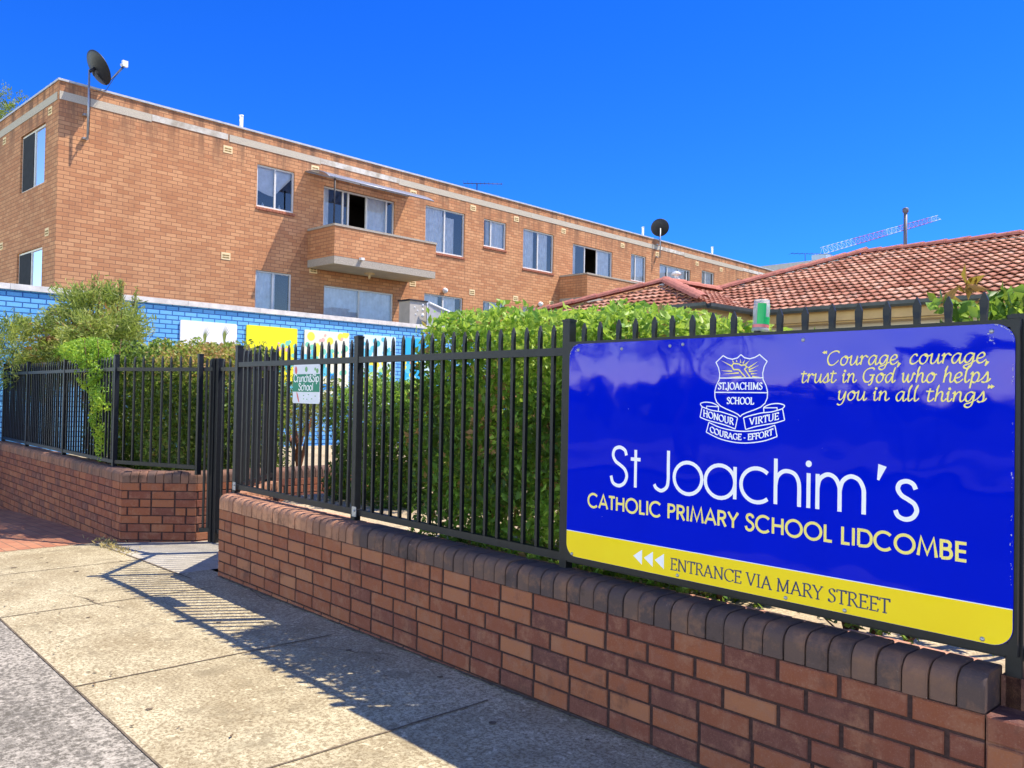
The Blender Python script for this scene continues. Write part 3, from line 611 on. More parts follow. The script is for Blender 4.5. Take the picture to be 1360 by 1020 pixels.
for t, x0, x1, z in (('\u201cCourage, courage,', -1.512, -.922, 1.641), ('trust in God who helps', -1.594, -.925, 1.577), ('you in all things\u201d', -1.448, -.916, 1.513)):
    words(sg, 'motto_lettering', m_sgold, (0, -.0002, 0), t, HAND, x0-SX0, x1-SX0-.012, z-SZ0,   .066, .0062, R(35), .5, .16)
g = MB()
for i in range(3):
    x = -2.39+i*.0605-SX0; g.face([(x, 0, .797-SZ0), (x+.05, 0, .764-SZ0), (x+.05, 0, .831-SZ0)])
g.build('arrows', m_swhite, sg, (0, -.0016, 0))
# crest
cx, cz = -1.845-SX0, 1.5-SZ0
def half(pts): return pts
SH = [(0, .1911), (.016, .1782), (.040, .1730), (.064, .1785), (.084, .1889), (.1175, .1617), (.105, .1392), (.099, .1146), (.101, .09), (.1145, .0655), (.1215, .041), (.1205, .0166), (.111, -.0042), (.092, -.0198), (.064, -.0314), (.030, -.0428), (.009, -.0520), (0, -.0602)]
SHo = -.006
T = Text(); wl = .0044
def poly_(pts, wd=wl, m=None): T.stroke('l', [(cx+SHo+x, cz+z) for x, z in pts], lambda p: p, wd, lambda th: wd)
poly_(SH); poly_([(-x, z) for x, z in SH]); poly_([(-.100, .0965), (.100, .0965)]); poly_([(-.121, .0375), (.121, .0375)])
def ab(pts, wd=wl): T.stroke('l', [(cx+x, cz+z) for x, z in smooth(pts, 5)], lambda p: p, wd, lambda th: wd)
def al(pts, wd=wl): T.stroke('l', [(cx+x, cz+z) for x, z in pts], lambda p: p, wd, lambda th: wd)
TL_ = [(-.1887, -.0242), (-.145, -.0370), (-.100, -.0425), (-.0702, -.0493), (-.040, -.0570), (-.0177, -.0647)]; BL_ = [(-.1983, -.0679), (-.160, -.0800), (-.119, -.0880), (-.070, -.0985), (-.028, -.1112)]
ab(TL_); ab(BL_); al([TL_[0], BL_[0]]); al([TL_[-1], BL_[-1]])
TR_ = [(-x-.008, z) for x, z in TL_]; BR_ = [(-x-.008, z) for x, z in BL_]
ab(TR_); ab(BR_); al([TR_[0], BR_[0]]); al([TR_[-1], BR_[-1]])
for sgn in (1, -1):
    q = lambda pts: [((x if sgn > 0 else -x-.008), z) for x, z in pts]
    ab(q([(-.1887, -.0242), (-.197, -.011), (-.171, -.0043), (-.1354, -.008), (-.1077, -.0204)])); al(q([(-.1077, -.0204), (-.1089, -.0400)])); al(q([(-.1091, -.0225), (-.1656, -.0207), (-.1665, -.0305)]), .004)
ab([(-.1543, -.0882), (-.0938, -.1090), (-.0015, -.1193), (.0938, -.1080), (.1487, -.0890)]); ab([(-.1664, -.1297), (-.0931, -.1560), (-.0008, -.1664), (.0921, -.1554), (.1591, -.1330)]); al([(-.1543, -.0882), (-.1664, -.1297)]); al([(.1487, -.0890), (.1591, -.1330)])
sw = .0056
T.line('ST.JOACHIMS', SERIF, cx-.1115, cx+.0935, cz+.0500, .0275, sw, R(25), .55)
T.line('SCHOOL', SERIF, cx-.0688, cx+.0560, cz-.0095, .0270, sw, R(25), .55)
def cv(a0, za, a1, zb_, amp): 
    def f(X, Z):
        t = (X-a0)/(a1-a0); return (X, Z+za+(zb_-za)*t+amp*4*t*(1-t))
    return f
T.line('HONOUR', SERIF, cx-.184, cx-.036, 0, .0265, sw, R(25), .55, curve=cv(cx-.184, cz-.0625, cx-.036, cz-.0945, -.001))
T.line('VIRTUE', SERIF, cx+.036, cx+.166, 0, .0265, sw, R(25), .55, curve=cv(cx+.036, cz-.0930, cx+.166, cz-.0655, -.001))
T.line('COURAGE - EFFORT', SERIF, cx-.149, cx+.142, 0, .0235, sw, R(25), .55, curve=cv(cx-.149, cz-.1270, cx+.142, cz-.1260, -.0275))
T.build('crest', m_swhite, sg, (0, -.0002, 0))
T = Text()
def tri(a, b, wd):
    a = Vector((cx+a[0], cz+a[1])); b = Vector((cx+b[0], cz+b[1])); n = (b-a).normalized(); n = Vector((-n.y, n.x))*wd
    T.mb.face([(p.x, -.0002, p.y) for p in (a, b-n, b+n)])
for a, b in [((-.1008, .1699), (-.044, .1431)), ((-.1001, .1271), (-.0461, .1243)), ((-.09, .1129), (-.0147, .1168)), ((-.0677, .1), (-.0025, .1008)), ((.0746, .1641), (.0285, .1361)), ((.0762, .1468), (.0310, .1285)), ((.0719, .1251), (.0310, .1223)), ((.0698, .1128), (.0410, .1133)), ((.0815, .0995), (.0469, .1016)), ((-.0469, .1709), (-.040, .160)), ((-.0275, .1725), (-.025, .1619)), ((-.0084, .174), (-.0068, .1573)), ((.0131, .1704), (.0038, .1551)), ((.0342, .1671), (.0157, .1507))]: tri(a, b, .0032)
cr = [(.0385, .0973), (.0112, .1322), (.0229, .1402), (.0109, .1496), (-.0033, .1469), (-.0153, .1534), (-.0394, .1559), (-.0489, .1456), (-.039, .1306), (-.0149, .1303), (.0165, .0985)]
al([(x, z) for x, z in cr], .005)
T.build('crest_rays', m_sgold, sg, (0, -.0004, 0))
def bolt_mesh():
    g = MB(); g.lathe([(.0, -.006), (.005, -.0055), (.0075, -.002), (.008, 0)], 10, axis=(0, 1, 0)); return g.mesh('bolt', m_zinc)
# lathe about y: profile z runs along +y
bm = bolt_mesh()
for fx_ in (.03, .17, .31, .345, .63, .965):
    inst('bolt', bm, sg, (W_*fx_, -.0002, H_-.022-random.uniform(0, .01)))
for fx_ in (.02, .34, .60, .72, .955): inst('bolt', bm, sg, (W_*fx_, -.0014, .011+random.uniform(0, .005)))
def rust():
    a = NM('worn_paint', .8, .2); a.col((.55, .55, .60)); n1 = a.noise(a.obj(), 160, 4, .8); al_ = a.math('GREATER_THAN', n1, .55)
    tr = a.n('BsdfTransparent'); mx = a.n('MixShader'); a.nt.links.new(al_, mx.inputs[0]); a.nt.links.new(tr.outputs[0], mx.inputs[1]); a.nt.links.new(a.b.outputs[0], mx.inputs[2]); a.nt.links.new(mx.outputs[0], a.nt.nodes['Material Output'].inputs['Surface']); return a.m
m_worn = rust()
g = MB(); r_ = .062
for (cx_, cz_, a0) in ((W_-r_, H_-r_, 0), (r_, H_-r_, 90)):
    for i in range(10):
        a, b = R(a0+9*i), R(a0+9*i+9); q0, q1 = r_-.006, r_-.0008
        g.face([(cx_+q0*math.cos(a), -.0009, cz_+q0*math.sin(a)), (cx_+q1*math.cos(a), -.0009, cz_+q1*math.sin(a)), (cx_+q1*math.cos(b), -.0009, cz_+q1*math.sin(b)), (cx_+q0*math.cos(b), -.0009, cz_+q0*math.sin(b))][::-1])

def blotch(x, z, rx, rz):
    k = [random.uniform(.5, 1.1) for _ in range(14)]; g.face([(x+rx*k[i]*math.cos(2*PI*i/14), -.0009, z+rz*k[i]*math.sin(2*PI*i/14)) for i in range(14)][::-1])
blotch(W_-.075, H_-.030, .006, .005); blotch(W_-.068, H_-.048, .010, .009); blotch(W_-.060, H_-.062, .005, .004); blotch(W_-.082, H_-.058, .004, .004)
blotch(.052, H_-.026, .010, .004); blotch(.040, H_-.034, .006, .006); blotch(.030, H_-.10, .004, .003); blotch(W_-.10, .018, .008, .006)
for i in range(26): blotch(W_-.004-abs(random.gauss(0, .003)), random.uniform(.03, H_-.09), .0022, .008)
for i in range(10): blotch(random.uniform(.1, W_-.1), random.uniform(.14, H_-.05), .0022, .002)
g.build('worn_edges', m_worn, sg)

# small sign on the fence
ss = empty('small_sign', (-5.69, 2.978, 1.43), label='small green and white plaque wired to the fence pickets', cat='sign')
plate(rrect(.40, .285, .015, 4), -.003, 0, 'board', plain('plaque_white', (.74, .75, .80), .5, .4, var=.05), ss)
plate([(.002, .085), (.398, .085), (.398, .215), (.002, .215)], -.0044, -.0032, 'green_band', plain('plaque_green', (.0, .22, .12), .5, .4, var=.05), ss)
T = Text(); T.line('Crunch&Sip', SERIF, .012, .388, .158, .055, .009, R(25), .4); T.line('School', SERIF, .09, .31, .096, .052, .009, R(25), .4); T.build('lettering', m_swhite, ss, (0, -.0045, 0))
g = MB(); 
for (x, z, w2, h2, a) in ((.045, .245, .018, .03, .1), (.08, .045, .012, .04, .5)): 
    g.face([(x+w2*math.cos(t)*math.cos(a)-h2*math.sin(t)*math.sin(-a)*-1, -.0036, z+h2*math.sin(t)) for t in [2*PI*i/12 for i in range(12)]][::-1])
g.build('red_marks', plain('plaque_red', (.7, .12, .10), .5, .4), ss)
g = MB()
for (x, z, r2) in ((.20, .25, .02), (.36, .238, .018), (.33, .25, .012)): g.face([(x+r2*math.cos(t), -.0036, z+r2*math.sin(t)) for t in [2*PI*i/10 for i in range(10)]][::-1])
for (x, z) in ((.16, .055), (.16, .03), (.21, .028), (.23, .062), (.28, .032), (.33, .052)): g.box(x, x+.014, -.0037, -.0031, z, z+.007)
g.build('green_marks', plain('plaque_leaf', (.16, .42, .14), .5, .4), ss)
# cup left upside down over a spike
cp = empty('plastic_cup', (-1.797, 2.998, 1.785), label='discarded clear plastic cup with green print upside down on a fence spike', cat='cup')
cp.rotation_euler = (R(-2), R(2), .4); cp.scale = (.88, .88, .96)
def clearpl():
    a = NM('clear_plastic', .15, .5); a.col((.8, .85, .85)); tr = a.n('BsdfTransparent'); mx = a.n('MixShader'); mx.inputs[0].default_value = .38
    a.nt.links.new(tr.outputs[0], mx.inputs[1]); a.nt.links.new(a.b.outputs[0], mx.inputs[2]); a.nt.links.new(mx.outputs[0], a.nt.nodes['Material Output'].inputs['Surface']); return a.m
g = MB(); g.lathe([(.037, 0), (.040, .004), (.040, .010), (.0365, .014), (.0365, .05), (.038, .09), (.0345, .134), (.033, .1345), (.0, .134)], 24); g.build('cup_wall', clearpl(), cp)
g = MB()
for i in range(16):
    if i in (4, 5, 6, 7): zs = (.030, .060)
    else: zs = (.030, .117)
    n = 6
    for k in range(n):
        z0 = zs[0]+(zs[1]-zs[0])*k/n; z1 = zs[0]+(zs[1]-zs[0])*(k+1)/n
        rr = lambda z: .0385 if z > .05 else .0378
        a0, a1 = 2*PI*i/24-1.9, 2*PI*(i+1)/24-1.9
        g.face([(rr(z0)*math.cos(a0), rr(z0)*math.sin(a0), z0), (rr(z0)*math.cos(a1), rr(z0)*math.sin(a1), z0), (rr(z1)*math.cos(a1), rr(z1)*math.sin(a1), z1), (rr(z1)*math.cos(a0), rr(z1)*math.sin(a0), z1)], smooth=True)
g.build('green_print', plain('cup_green', (.0, .50, .12), .4, .5), cp)
g = MB(); g.lathe([(.0373, .016), (.0373, .028)], 24); g.build('pink_print', plain('cup_pink', (.75, .18, .18), .4, .5), cp)

# ------------------------------------------------------------------ blue painted wall and its murals
BD = Vector((-.0711, .9975, 0)); BA = math.atan2(BD.y, BD.x)
bw = empty('painted_wall', (-15.6, 3.0, 0), BA, label='long blue painted brick wall with a weathered white capping', cat='wall')
# local +x runs along the wall, local -y faces the school yard
g = MB(); g.box(-1.4, 12, 0, .24, -.8, 3.13); g.build('brickwork', m_blue, bw)
g = MB()
for i in range(9): x = -1.45+1.5*i; g.box(x, x+1.495, -.04, .28, 3.1302, 3.225+random.uniform(-.004, .004))
g.build('capping', m_concw, bw)
def mural(name, label, s0, s1, z0, z1, basec, dots, cat='mural panel', bg2=None):
    r = empty(name, Vector((-15.6, 3, 0))+BD*s0+Vector((0, 0, z0)), BA, label=label, cat=cat, group='mural panels on the blue wall')
    plate(rrect(s1-s0, z1-z0, .03, 4), -.03, -.002, 'board', plain(label[:18].replace(' ', '_'), basec, .6, .3, var=.03), r)
    for ci, (c, pts) in enumerate(dots):
        g = MB()
        for j, (x, z, rr) in enumerate(pts):
            n = 14; y = -.031-.0006*ci-.00003*j; g.face([(min(max(x+rr*math.cos(2*PI*k/n), .0), s1-s0), y, min(max(z+rr*math.sin(2*PI*k/n), 0), z1-z0)) for k in range(n)][::-1])
        g.build('dots', plain('mural_paint_%d' % random.randint(0, 99999), c, .6, .3, var=.05), r)
    return r
def scat(n, x0, x1, z0, z1, r0, r1, bias=0): return [(random.uniform(x0, x1), z0+(z1-z0)*random.random()**(1+bias), random.uniform(r0, r1)) for _ in range(n)]
teal, aqua, lime, yel, pink, mint, blu = (.05, .38, .42), (.12, .55, .75), (.42, .68, .22), (.85, .72, .08), (.80, .45, .40), (.20, .60, .42), (.03, .28, .70)
mural('white_board', 'plain white rounded board fixed to the blue wall above the clipped hedge', 2.91, 4.06, 1.75, 2.86, (.80, .80, .88), [], 'board')
mural('mural_panel', 'mostly yellow mural panel with teal dots at its lower right', 4.27, 5.43, 1.2, 2.87, (.90, .80, .02), [(mint, scat(16, .75, 1.16, .3, 1.4, .03, .06)), (pink, scat(7, .7, 1.1, .5, 1.5, .02, .04)), (teal, scat(14, .7, 1.16, .0, .9, .03, .09)), (aqua, scat(20, .3, 1.16, 0, .5, .05, .12))])
mural('mural_panel', 'cream mural panel strewn with yellow, teal and green dots', 5.61, 6.75, 1.2, 2.87, (.80, .80, .62), [(yel, scat(14, .1, 1.1, .6, 1.65, .05, .10)), (mint, scat(20, 0, 1.1, .5, 1.5, .03, .08)), (aqua, scat(22, 0, 1.1, 0, 1.2, .05, .11)), (teal, scat(10, 0, .5, .6, 1.3, .05, .09)), (blu, scat(12, 0, 1.1, 0, .7, .05, .1)), (pink, scat(8, 0, 1.1, .9, 1.6, .02, .05))])
mural('mural_panel', 'pale blue mural panel with lime and teal dots, right of the cream one', 7.14, 8.06, 1.2, 2.87, (.62, .78, .88), [(lime, scat(22, .0, .9, .2, 1.3, .05, .09)), (teal, scat(14, .0, .9, .5, 1.5, .04, .08)), (yel, scat(9, 0, .9, .5, 1.2, .04, .07)), (aqua, scat(16, 0, .9, .6, 1.6, .04, .09))])
mural('mural_panel', 'bright blue mural panel with pale patches at the hedge end of the row', 8.28, 9.2, 1.2, 2.87, (.03, .42, .80), [(aqua, scat(12, 0, .9, .1, 1.4, .08, .16)), (mint, scat(8, .1, .9, .5, 1.1, .04, .08)), (yel, scat(6, 0, .6, .6, 1.2, .03, .06)), (pink, scat(4, 0, .4, .9, 1.2, .03, .05)), ((.6, .78, .85), scat(9, .1, .9, .3, 1.6, .06, .12))])

# ------------------------------------------------------------------ apartment building
C0 = Vector((-18.921, 4.488, 0))
ap = empty('apartment_building', C0, BA, label='long orange brick apartment block with flat roof and balconies', cat='apartment building')
SLEN, DEP, ZT, ZB = 33., 11., 7.88, -1.
def wallholes(mb, L0, L1, z0, z1, holes, fn, depth=.11):
    us = sorted({L0, L1, *[h[0] for h in holes], *[h[1] for h in holes]}); zs = sorted({z0, z1, *[h[2] for h in holes], *[h[3] for h in holes]})
    for a, b in zip(us, us[1:]):
        for c, d in zip(zs, zs[1:]):
            m = ((a+b)/2, (c+d)/2)
            if any(h[0] < m[0] < h[1] and h[2] < m[1] < h[3] for h in holes): continue
            mb.face([fn(a, c, 0), fn(b, c, 0), fn(b, d, 0), fn(a, d, 0)])
    for a, b, c, d in holes:
        for p, q in (((a, c), (b, c)), ((b, c), (b, d)), ((b, d), (a, d)), ((a, d), (a, c))): mb.face([fn(*p, 0), fn(*p, depth), fn(*q, depth), fn(*q, 0)])
LONG = lambda s, z, q: (s, q, z)
SHORT = lambda y, z, q: (q, y, z)
# (s0, s1, z0, z1, style)
WU = [(4.5, 5.55, 6.09, 7.14, 'lace'), (6.42, 8.78, 4.97, 6.98, 'door'), (9.92, 11.5, 5.77, 7.11, 'drape'), (12.32, 13.33, 6.25, 7.12, 'narrow'), (14.14, 15.69, 5.79, 7.11, 'half'), (16.72, 19.05, 4.97, 6.98, 'door2'), (20.23, 21.24, 6.08, 7.11, 'narrow'), (22.2, 24.52, 4.97, 6.98, 'door3'), (25.42, 26.47, 6.1, 7.12, 'narrow'), (28.5, 29.5, 6.1, 7.12, 'narrow')]
WL = [(4.52, 5.53, 3.0, 4.53, 'blind'), (6.49, 8.80, 2.4, 4.37, 'doorblind'), (9.93, 11.48, 3.2, 4.52, 'half'), (12.34, 13.33, 3.65, 4.53, 'narrow'), (14.18, 15.7, 3.2, 4.53, 'half'), (16.72, 19.05, 2.4, 4.38, 'doorblind')]
WS = [(.80, 2.45, 5.9, 7.20, 'left'), (.80, 2.5, 3.3, 4.55, 'left2'), (5.0, 6.6, 5.9, 7.2, 'half'), (5.0, 6.6, 3.3, 4.55, 'half')]
g = MB()
wallholes(g, 0, SLEN, ZB, ZT, [h[:4] for h in WU+WL], LONG)
wallholes(g, 0, DEP, ZB, ZT, [h[:4] for h in WS], lambda y, z, q: (q, DEP-y, z) if False else (q, y, z))
g.face([(SLEN, 0, ZB), (SLEN, DEP, ZB), (SLEN, DEP, ZT), (SLEN, 0, ZT)]); g.face([(0, DEP, ZB), (SLEN, DEP, ZB), (SLEN, DEP, ZT), (0, DEP, ZT)])
g.build('brick_walls', m_apt, ap)
g = MB(); g.box(.3, SLEN-.3, .3, DEP-.3, ZT-.25, ZT-.15); g.build('flat_roof', m_grey, ap)
g = MB(); g.box(-.03, SLEN, -.03, .26, ZT+.002, ZT+.045); g.box(-.031, .26, .261, DEP, ZT+.002, ZT+.045); g.build('parapet_capping', plain('grey_capping', (.52, .52, .52), .5, .4, var=.15), ap)
g = MB()
for a, b, tn in [(0, 1.9, 0), (1.9, 3.72, .8), (3.75, 6.3, 0), (6.3, 8.9, .8), (8.9, 14.5, 0), (14.5, 20, .1), (20, 22.1, .1), (22.1, 24.0, 1), (24.0, 29, 0), (29, 31, 1), (31, SLEN, 0)]: g.box(a+.004, b-.004, -.012, .1, 7.50 if tn < .5 else 7.53, 7.67, tn)
g.box(-.012, .1, .101, 2.4, 7.50, 7.67); g.box(-.0121, .1, 2.404, DEP, 7.50, 7.67)
a = NM('concrete_band', .95, .2); ob = a.obj(); a.col(a.mix(a.tone(), a.ramp(a.noise(ob, 80, 4, .8), [(.3, (.30, .25, .18)), (.62, (.70, .63, .50))]), a.ramp(a.noise(ob, 4, 4), [(.35, (.42, .36, .28)), (.6, (.72, .68, .60))]))); a.bump(a.noise(ob, 90, 4, .8), .6, .01); m_band = a.m
g.build('concrete_band', m_band, ap)
def window(h, fn, style, sill=True):
    s0, s1, z0, z1 = h[:4]; w = empty_part('window', ap)
    g = MB(); f = .045
    bx = lambda a, b, c, d, q0, q1: (g.hexa([fn(a, c, q1), fn(b, c, q1), fn(b, c, q0), fn(a, c, q0), fn(a, d, q1), fn(b, d, q1), fn(b, d, q0), fn(a, d, q0)]))
    bx(s0+.002, s0+f, z0+.002, z1-.002, .045, .10); bx(s1-f, s1-.002, z0+.002, z1-.002, .045, .10); bx(s0+f, s1-f, z0+.002, z0+f, .0451, .0999); bx(s0+f, s1-f, z1-f, z1-.002, .0451, .0999)
    mids = {'door': [.27, .345, .60, .89], 'door2': [.31, .62], 'door3': [.27, .62, .9], 'doorblind': [.5], 'narrow': [.35]}.get(style, [.5])
    for m in mids: x = s0+(s1-s0)*m; bx(x-.024, x+.024, z0+f, z1-f, .050, .095)
    g.build('frame', m_alu, w)
    open_ = {'door': (.345, .60), 'door2': (.31, .62)}.get(style)
    g = MB(); bounds = [0]+mids+[1]
    for a_, b_ in zip(bounds, bounds[1:]):
        if open_ and abs(a_-open_[0]) < .01: continue
        q = .06+random.uniform(0, .012); A0 = s0+(s1-s0)*a_+.018; B0 = s0+(s1-s0)*b_-.018; tl = random.uniform(-.004, .004)
        g.face([fn(A0, z0+f, q+tl), fn(B0, z0+f, q-tl), fn(B0, z1-f, q-tl+random.uniform(-.003, .003)), fn(A0, z1-f, q+tl)])
    g.build('pane', m_glass, w)
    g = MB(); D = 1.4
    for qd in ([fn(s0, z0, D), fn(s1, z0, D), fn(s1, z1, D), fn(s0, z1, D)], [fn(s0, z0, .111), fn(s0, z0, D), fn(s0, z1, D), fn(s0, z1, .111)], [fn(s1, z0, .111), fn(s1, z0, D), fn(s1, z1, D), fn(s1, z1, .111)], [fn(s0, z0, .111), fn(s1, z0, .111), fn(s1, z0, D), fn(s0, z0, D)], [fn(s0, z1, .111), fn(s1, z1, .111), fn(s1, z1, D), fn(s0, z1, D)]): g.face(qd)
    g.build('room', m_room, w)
    g = MB()
    def cur(u0, u1, v0, v1, q=.135, amp=.018, per=.12, tone=0):
        a_, b_ = s0+(s1-s0)*u0, s0+(s1-s0)*u1; c_, d_ = z0+(z1-z0)*v0, z0+(z1-z0)*v1; n = max(4, int((b_-a_)/per*6))
        for i in range(n):
            x0, x1 = a_+(b_-a_)*i/n, a_+(b_-a_)*(i+1)/n; y0, y1 = q+amp*math.sin(x0/per*2*PI), q+amp*math.sin(x1/per*2*PI)
            g.face([fn(x0, c_, y0), fn(x1, c_, y1), fn(x1, d_, y1), fn(x0, d_, y0)], smooth=True)
    if style == 'lace':
        n = 20
        for i in range(n):
            u = i/n; u2 = (i+1)/n; lo = lambda t: .45-.12*math.sin(min(1, t/.5)*PI/2)+max(0, (t-.5)*1.05)
            p = [fn(s0+(s1-s0)*u, z0+(z1-z0)*lo(u), .14), fn(s0+(s1-s0)*u2, z0+(z1-z0)*lo(u2), .14), fn(s0+(s1-s0)*u2, z1, .14), fn(s0+(s1-s0)*u, z1, .14)]
            if lo(u2) < 1: g.face(p)
    elif style == 'drape': cur(0, .5, 0, 1); cur(.5, .8, 0, .85, .15); 
    elif style == 'half': cur(.0, .42, 0, .98); cur(.52, .85, 0, .98)
    elif style == 'narrow': cur(.2, .95, 0, 1, .14)
    elif style == 'door': cur(.62, .90, 0, 1, .15, .02, .2); cur(.0, .10, 0, 1, .13, .006)
    elif style == 'door2': cur(.66, .98, 0, 1, .15); cur(.0, .12, 0, 1, .14)
    elif style == 'door3': cur(.3, .9, 0, 1, .14, .01); cur(0, .25, 0, 1, .14, .01)
    elif style in ('doorblind',): cur(0, 1, 0, 1, .125, .004, .1)
    elif style == 'blind': cur(0, .6, 0, 1, .125, .006, .1)
    elif style == 'left': cur(.5, .98, 0, 1, .14)
    elif style == 'left2': cur(.5, .98, 0, 1, .14)
    if g.v: g.build('curtain', m_curt, w)
    if style.startswith('left'):
        g = MB(); A0, B0 = s0+(s1-s0)*.5+.03, s1-f; g.face([fn(A0, z0+f, .040), fn(B0, z0+f, .040), fn(B0, z1-f, .040), fn(A0, z1-f, .040)]); g.build('flyscreen', m_screen, w)
    if style in ('lace',):
        g = MB()
        for x, hh in ((.22, .11), (.45, .05), (.66, .12)): g.lathe([(.0, 0), (.03, 0), (.032, hh*.6), (.012, hh*.75), (.012, hh), (0, hh)], 8, o=fn(s0+(s1-s0)*x, z0+.035, .125))
        g.build('ornament', m_white, w)
    if sill and not style.startswith('door'):
        g = MB(); bx2 = lambda a, b, t: g.hexa([fn(a, z0-.085, -.0), fn(b, z0-.085, .0), fn(b, z0-.07, -.028), fn(a, z0-.07, -.028), fn(a, z0-.012, .044), fn(b, z0-.012, .044), fn(b, z0-.02, -.028), fn(a, z0-.02, -.028)], t)
        n = int((s1-s0+.04)/.085)
        for i in range(n): a_ = s0-.02+(s1-s0+.04)*i/n; bx2(a_+.004, a_+(s1-s0+.04)/n-.004, random.uniform(.7, 1))
        g.build('sill', m_sill, w)
m_screen = plain('dark_flyscreen', (.05, .055, .06), .9, .05)
m_sill = plain('red_brick_sill', (.38, .14, .085), .85, .2, var=.2, scale=20, bump=.3)
def empty_part(name, parent):
    o = bpy.data.objects.new(name, None); COL.objects.link(o); o.parent = parent; o.empty_display_size = .1; return o
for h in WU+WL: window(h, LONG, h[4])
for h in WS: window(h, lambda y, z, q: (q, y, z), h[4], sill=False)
def balcony(s0, s1, lamp):
    b = empty_part('balcony', ap); p = 1.2; t = .11; zs0, zs1, zc = 4.76, 4.95, 5.70
    g = MB(); g.box(s0+.004, s1-.004, -p+.004, -.002, zs0, zs1); g.build('slab', m_conc, b)
    g = MB(); g.box(s0+.02, s1-.02, -p+.02, -.02, zs0-.006, zs0-.001); g.build('soffit', m_soff, b)
    g = MB(); g.box(s0, s1, -p, -p+t, zs1+.001, zc); g.box(s0, s0+t, -p+t+.001, -.001, zs1+.001, zc); g.box(s1-t, s1, -p+t+.001, -.001, zs1+.001, zc); g.build('parapet', m_apt, b)
    g = MB(); g.box(s0-.02, s1+.02, -p-.02, -p+t+.02, zc+.001, zc+.055); g.box(s0-.02, s0+t+.02, -p+t+.021, -.002, zc+.001, zc+.055); g.box(s1-t-.02, s1+.02, -p+t+.021, -.002, zc+.001, zc+.055); g.build('coping', m_conc, b)
    if lamp:
        g = MB(); c = ((s0+s1)/2-.1, -.55, zs0-.007); g.lathe([(.14, 0), (.14, -.03), (.05, -.05), (.03, -.06), (.03, -.14), (.0, -.15)], 16, o=c); g.build('ceiling_lamp', m_vent, b)
        g = MB(); g.box(s0+.75, s0+.85, -p-.1, -p-.002, zs1-.02, zs1+.04); g.build('security_light', m_white, b)
balcony(5.97, 9.3, True); balcony(16.04, 19.64, False); 
g = MB()                                       # curved awning over the upper balcony door
N_ = 10; prof = [(-1.12*math.sin(t*PI/2/N_)**1.0*1., 7.24-.30*(1-math.cos(t*PI/2/N_))-.03*t/N_) for t in range(N_+1)]
prof = [(-1.12*t/N_, 7.24-.08*(t/N_)-.24*(t/N_)**3) for t in range(N_+1)]
for k in range(4):
    a_, b_ = 5.86+.85*k, 5.86+.85*k+.84
    for (y0, z0), (y1, z1) in zip(prof, prof[1:]): g.face([(a_, y0, z0), (b_, y0, z0), (b_, y1, z1), (a_, y1, z1)], smooth=True)
aw = g.build('awning', m_poly, ap)
g = MB()
for k in range(5):
    x = 5.85+.85*k; g.tube([(x, y, z-.012) for y, z in prof], .012, 6)
g.tube([(5.85, prof[-1][0], prof[-1][1]), (9.25, prof[-1][0], prof[-1][1])], .016, 6); g.tube([(5.85, -.02, 7.22), (9.25, -.02, 7.22)], .014, 6)
g.build('awning_frame', m_zinc, aw)
g = MB(); g.tube([(6.02, -1.08, 5.75), (6.02, -1.09, 6.95)], .02, 6); g.build('awning_post', m_dark, aw)
VN = MB(); VN.box(-.115, .115, -.01, .02, -.085, .085, 0)
for r in range(2):
    for c_ in range(2): VN.box(-.085+.09*c_, -.005+.09*c_, -.0125, -.0101, -.05+.055*r, -.02+.055*r, 0, 1)
vm = VN.mesh('vent', [m_vent, plain('vent_slot', (.28, .18, .07), .9, .1)])
for s_, z_ in [(3.72, 7.3), (6.14, 7.35), (9.44, 7.35), (11.83, 7.35), (13.79, 7.34), (16.19, 7.33), (19.66, 7.33), (22.0, 7.33), (25.02, 7.34), (27.05, 7.34), (3.73, 4.75), (6.15, 4.72), (9.48, 4.75), (11.85, 4.74), (13.82, 4.74), (15.6, 4.75)]: inst('vent', vm, ap, (s_, 0, z_))
for y_, z_ in [(3.68, 7.36), (.52, 7.36), (3.7, 4.86), (.52, 4.80)]: inst('vent', vm, ap, (0, y_, z_), (0, 0, -PI/2))
for s_, l_ in ((4.58, .58), (22.43, .62), (27.98, .6)):
    g = MB(); g.tube([(0, 0, -.3), (0, 0, l_)], .045, 10); g.lathe([(.046, l_-.02), (.056, l_-.015), (.056, l_+.015), (0, l_+.02)], 10); g.build('roof_pipe', m_white, ap, (s_, 1.0, ZT+.1))
for s_, z_ in ((10.67, 4.66), (14.97, 4.66)):
    g = MB(); g.lathe([(0, -.09), (.06, -.07), (.085, -.01), (.085, .02), (.05, .06), (.05, .07)], 12, axis=(0, 1, 0)); g.build('wall_lamp', m_white, ap, (s_, -.07, z_))
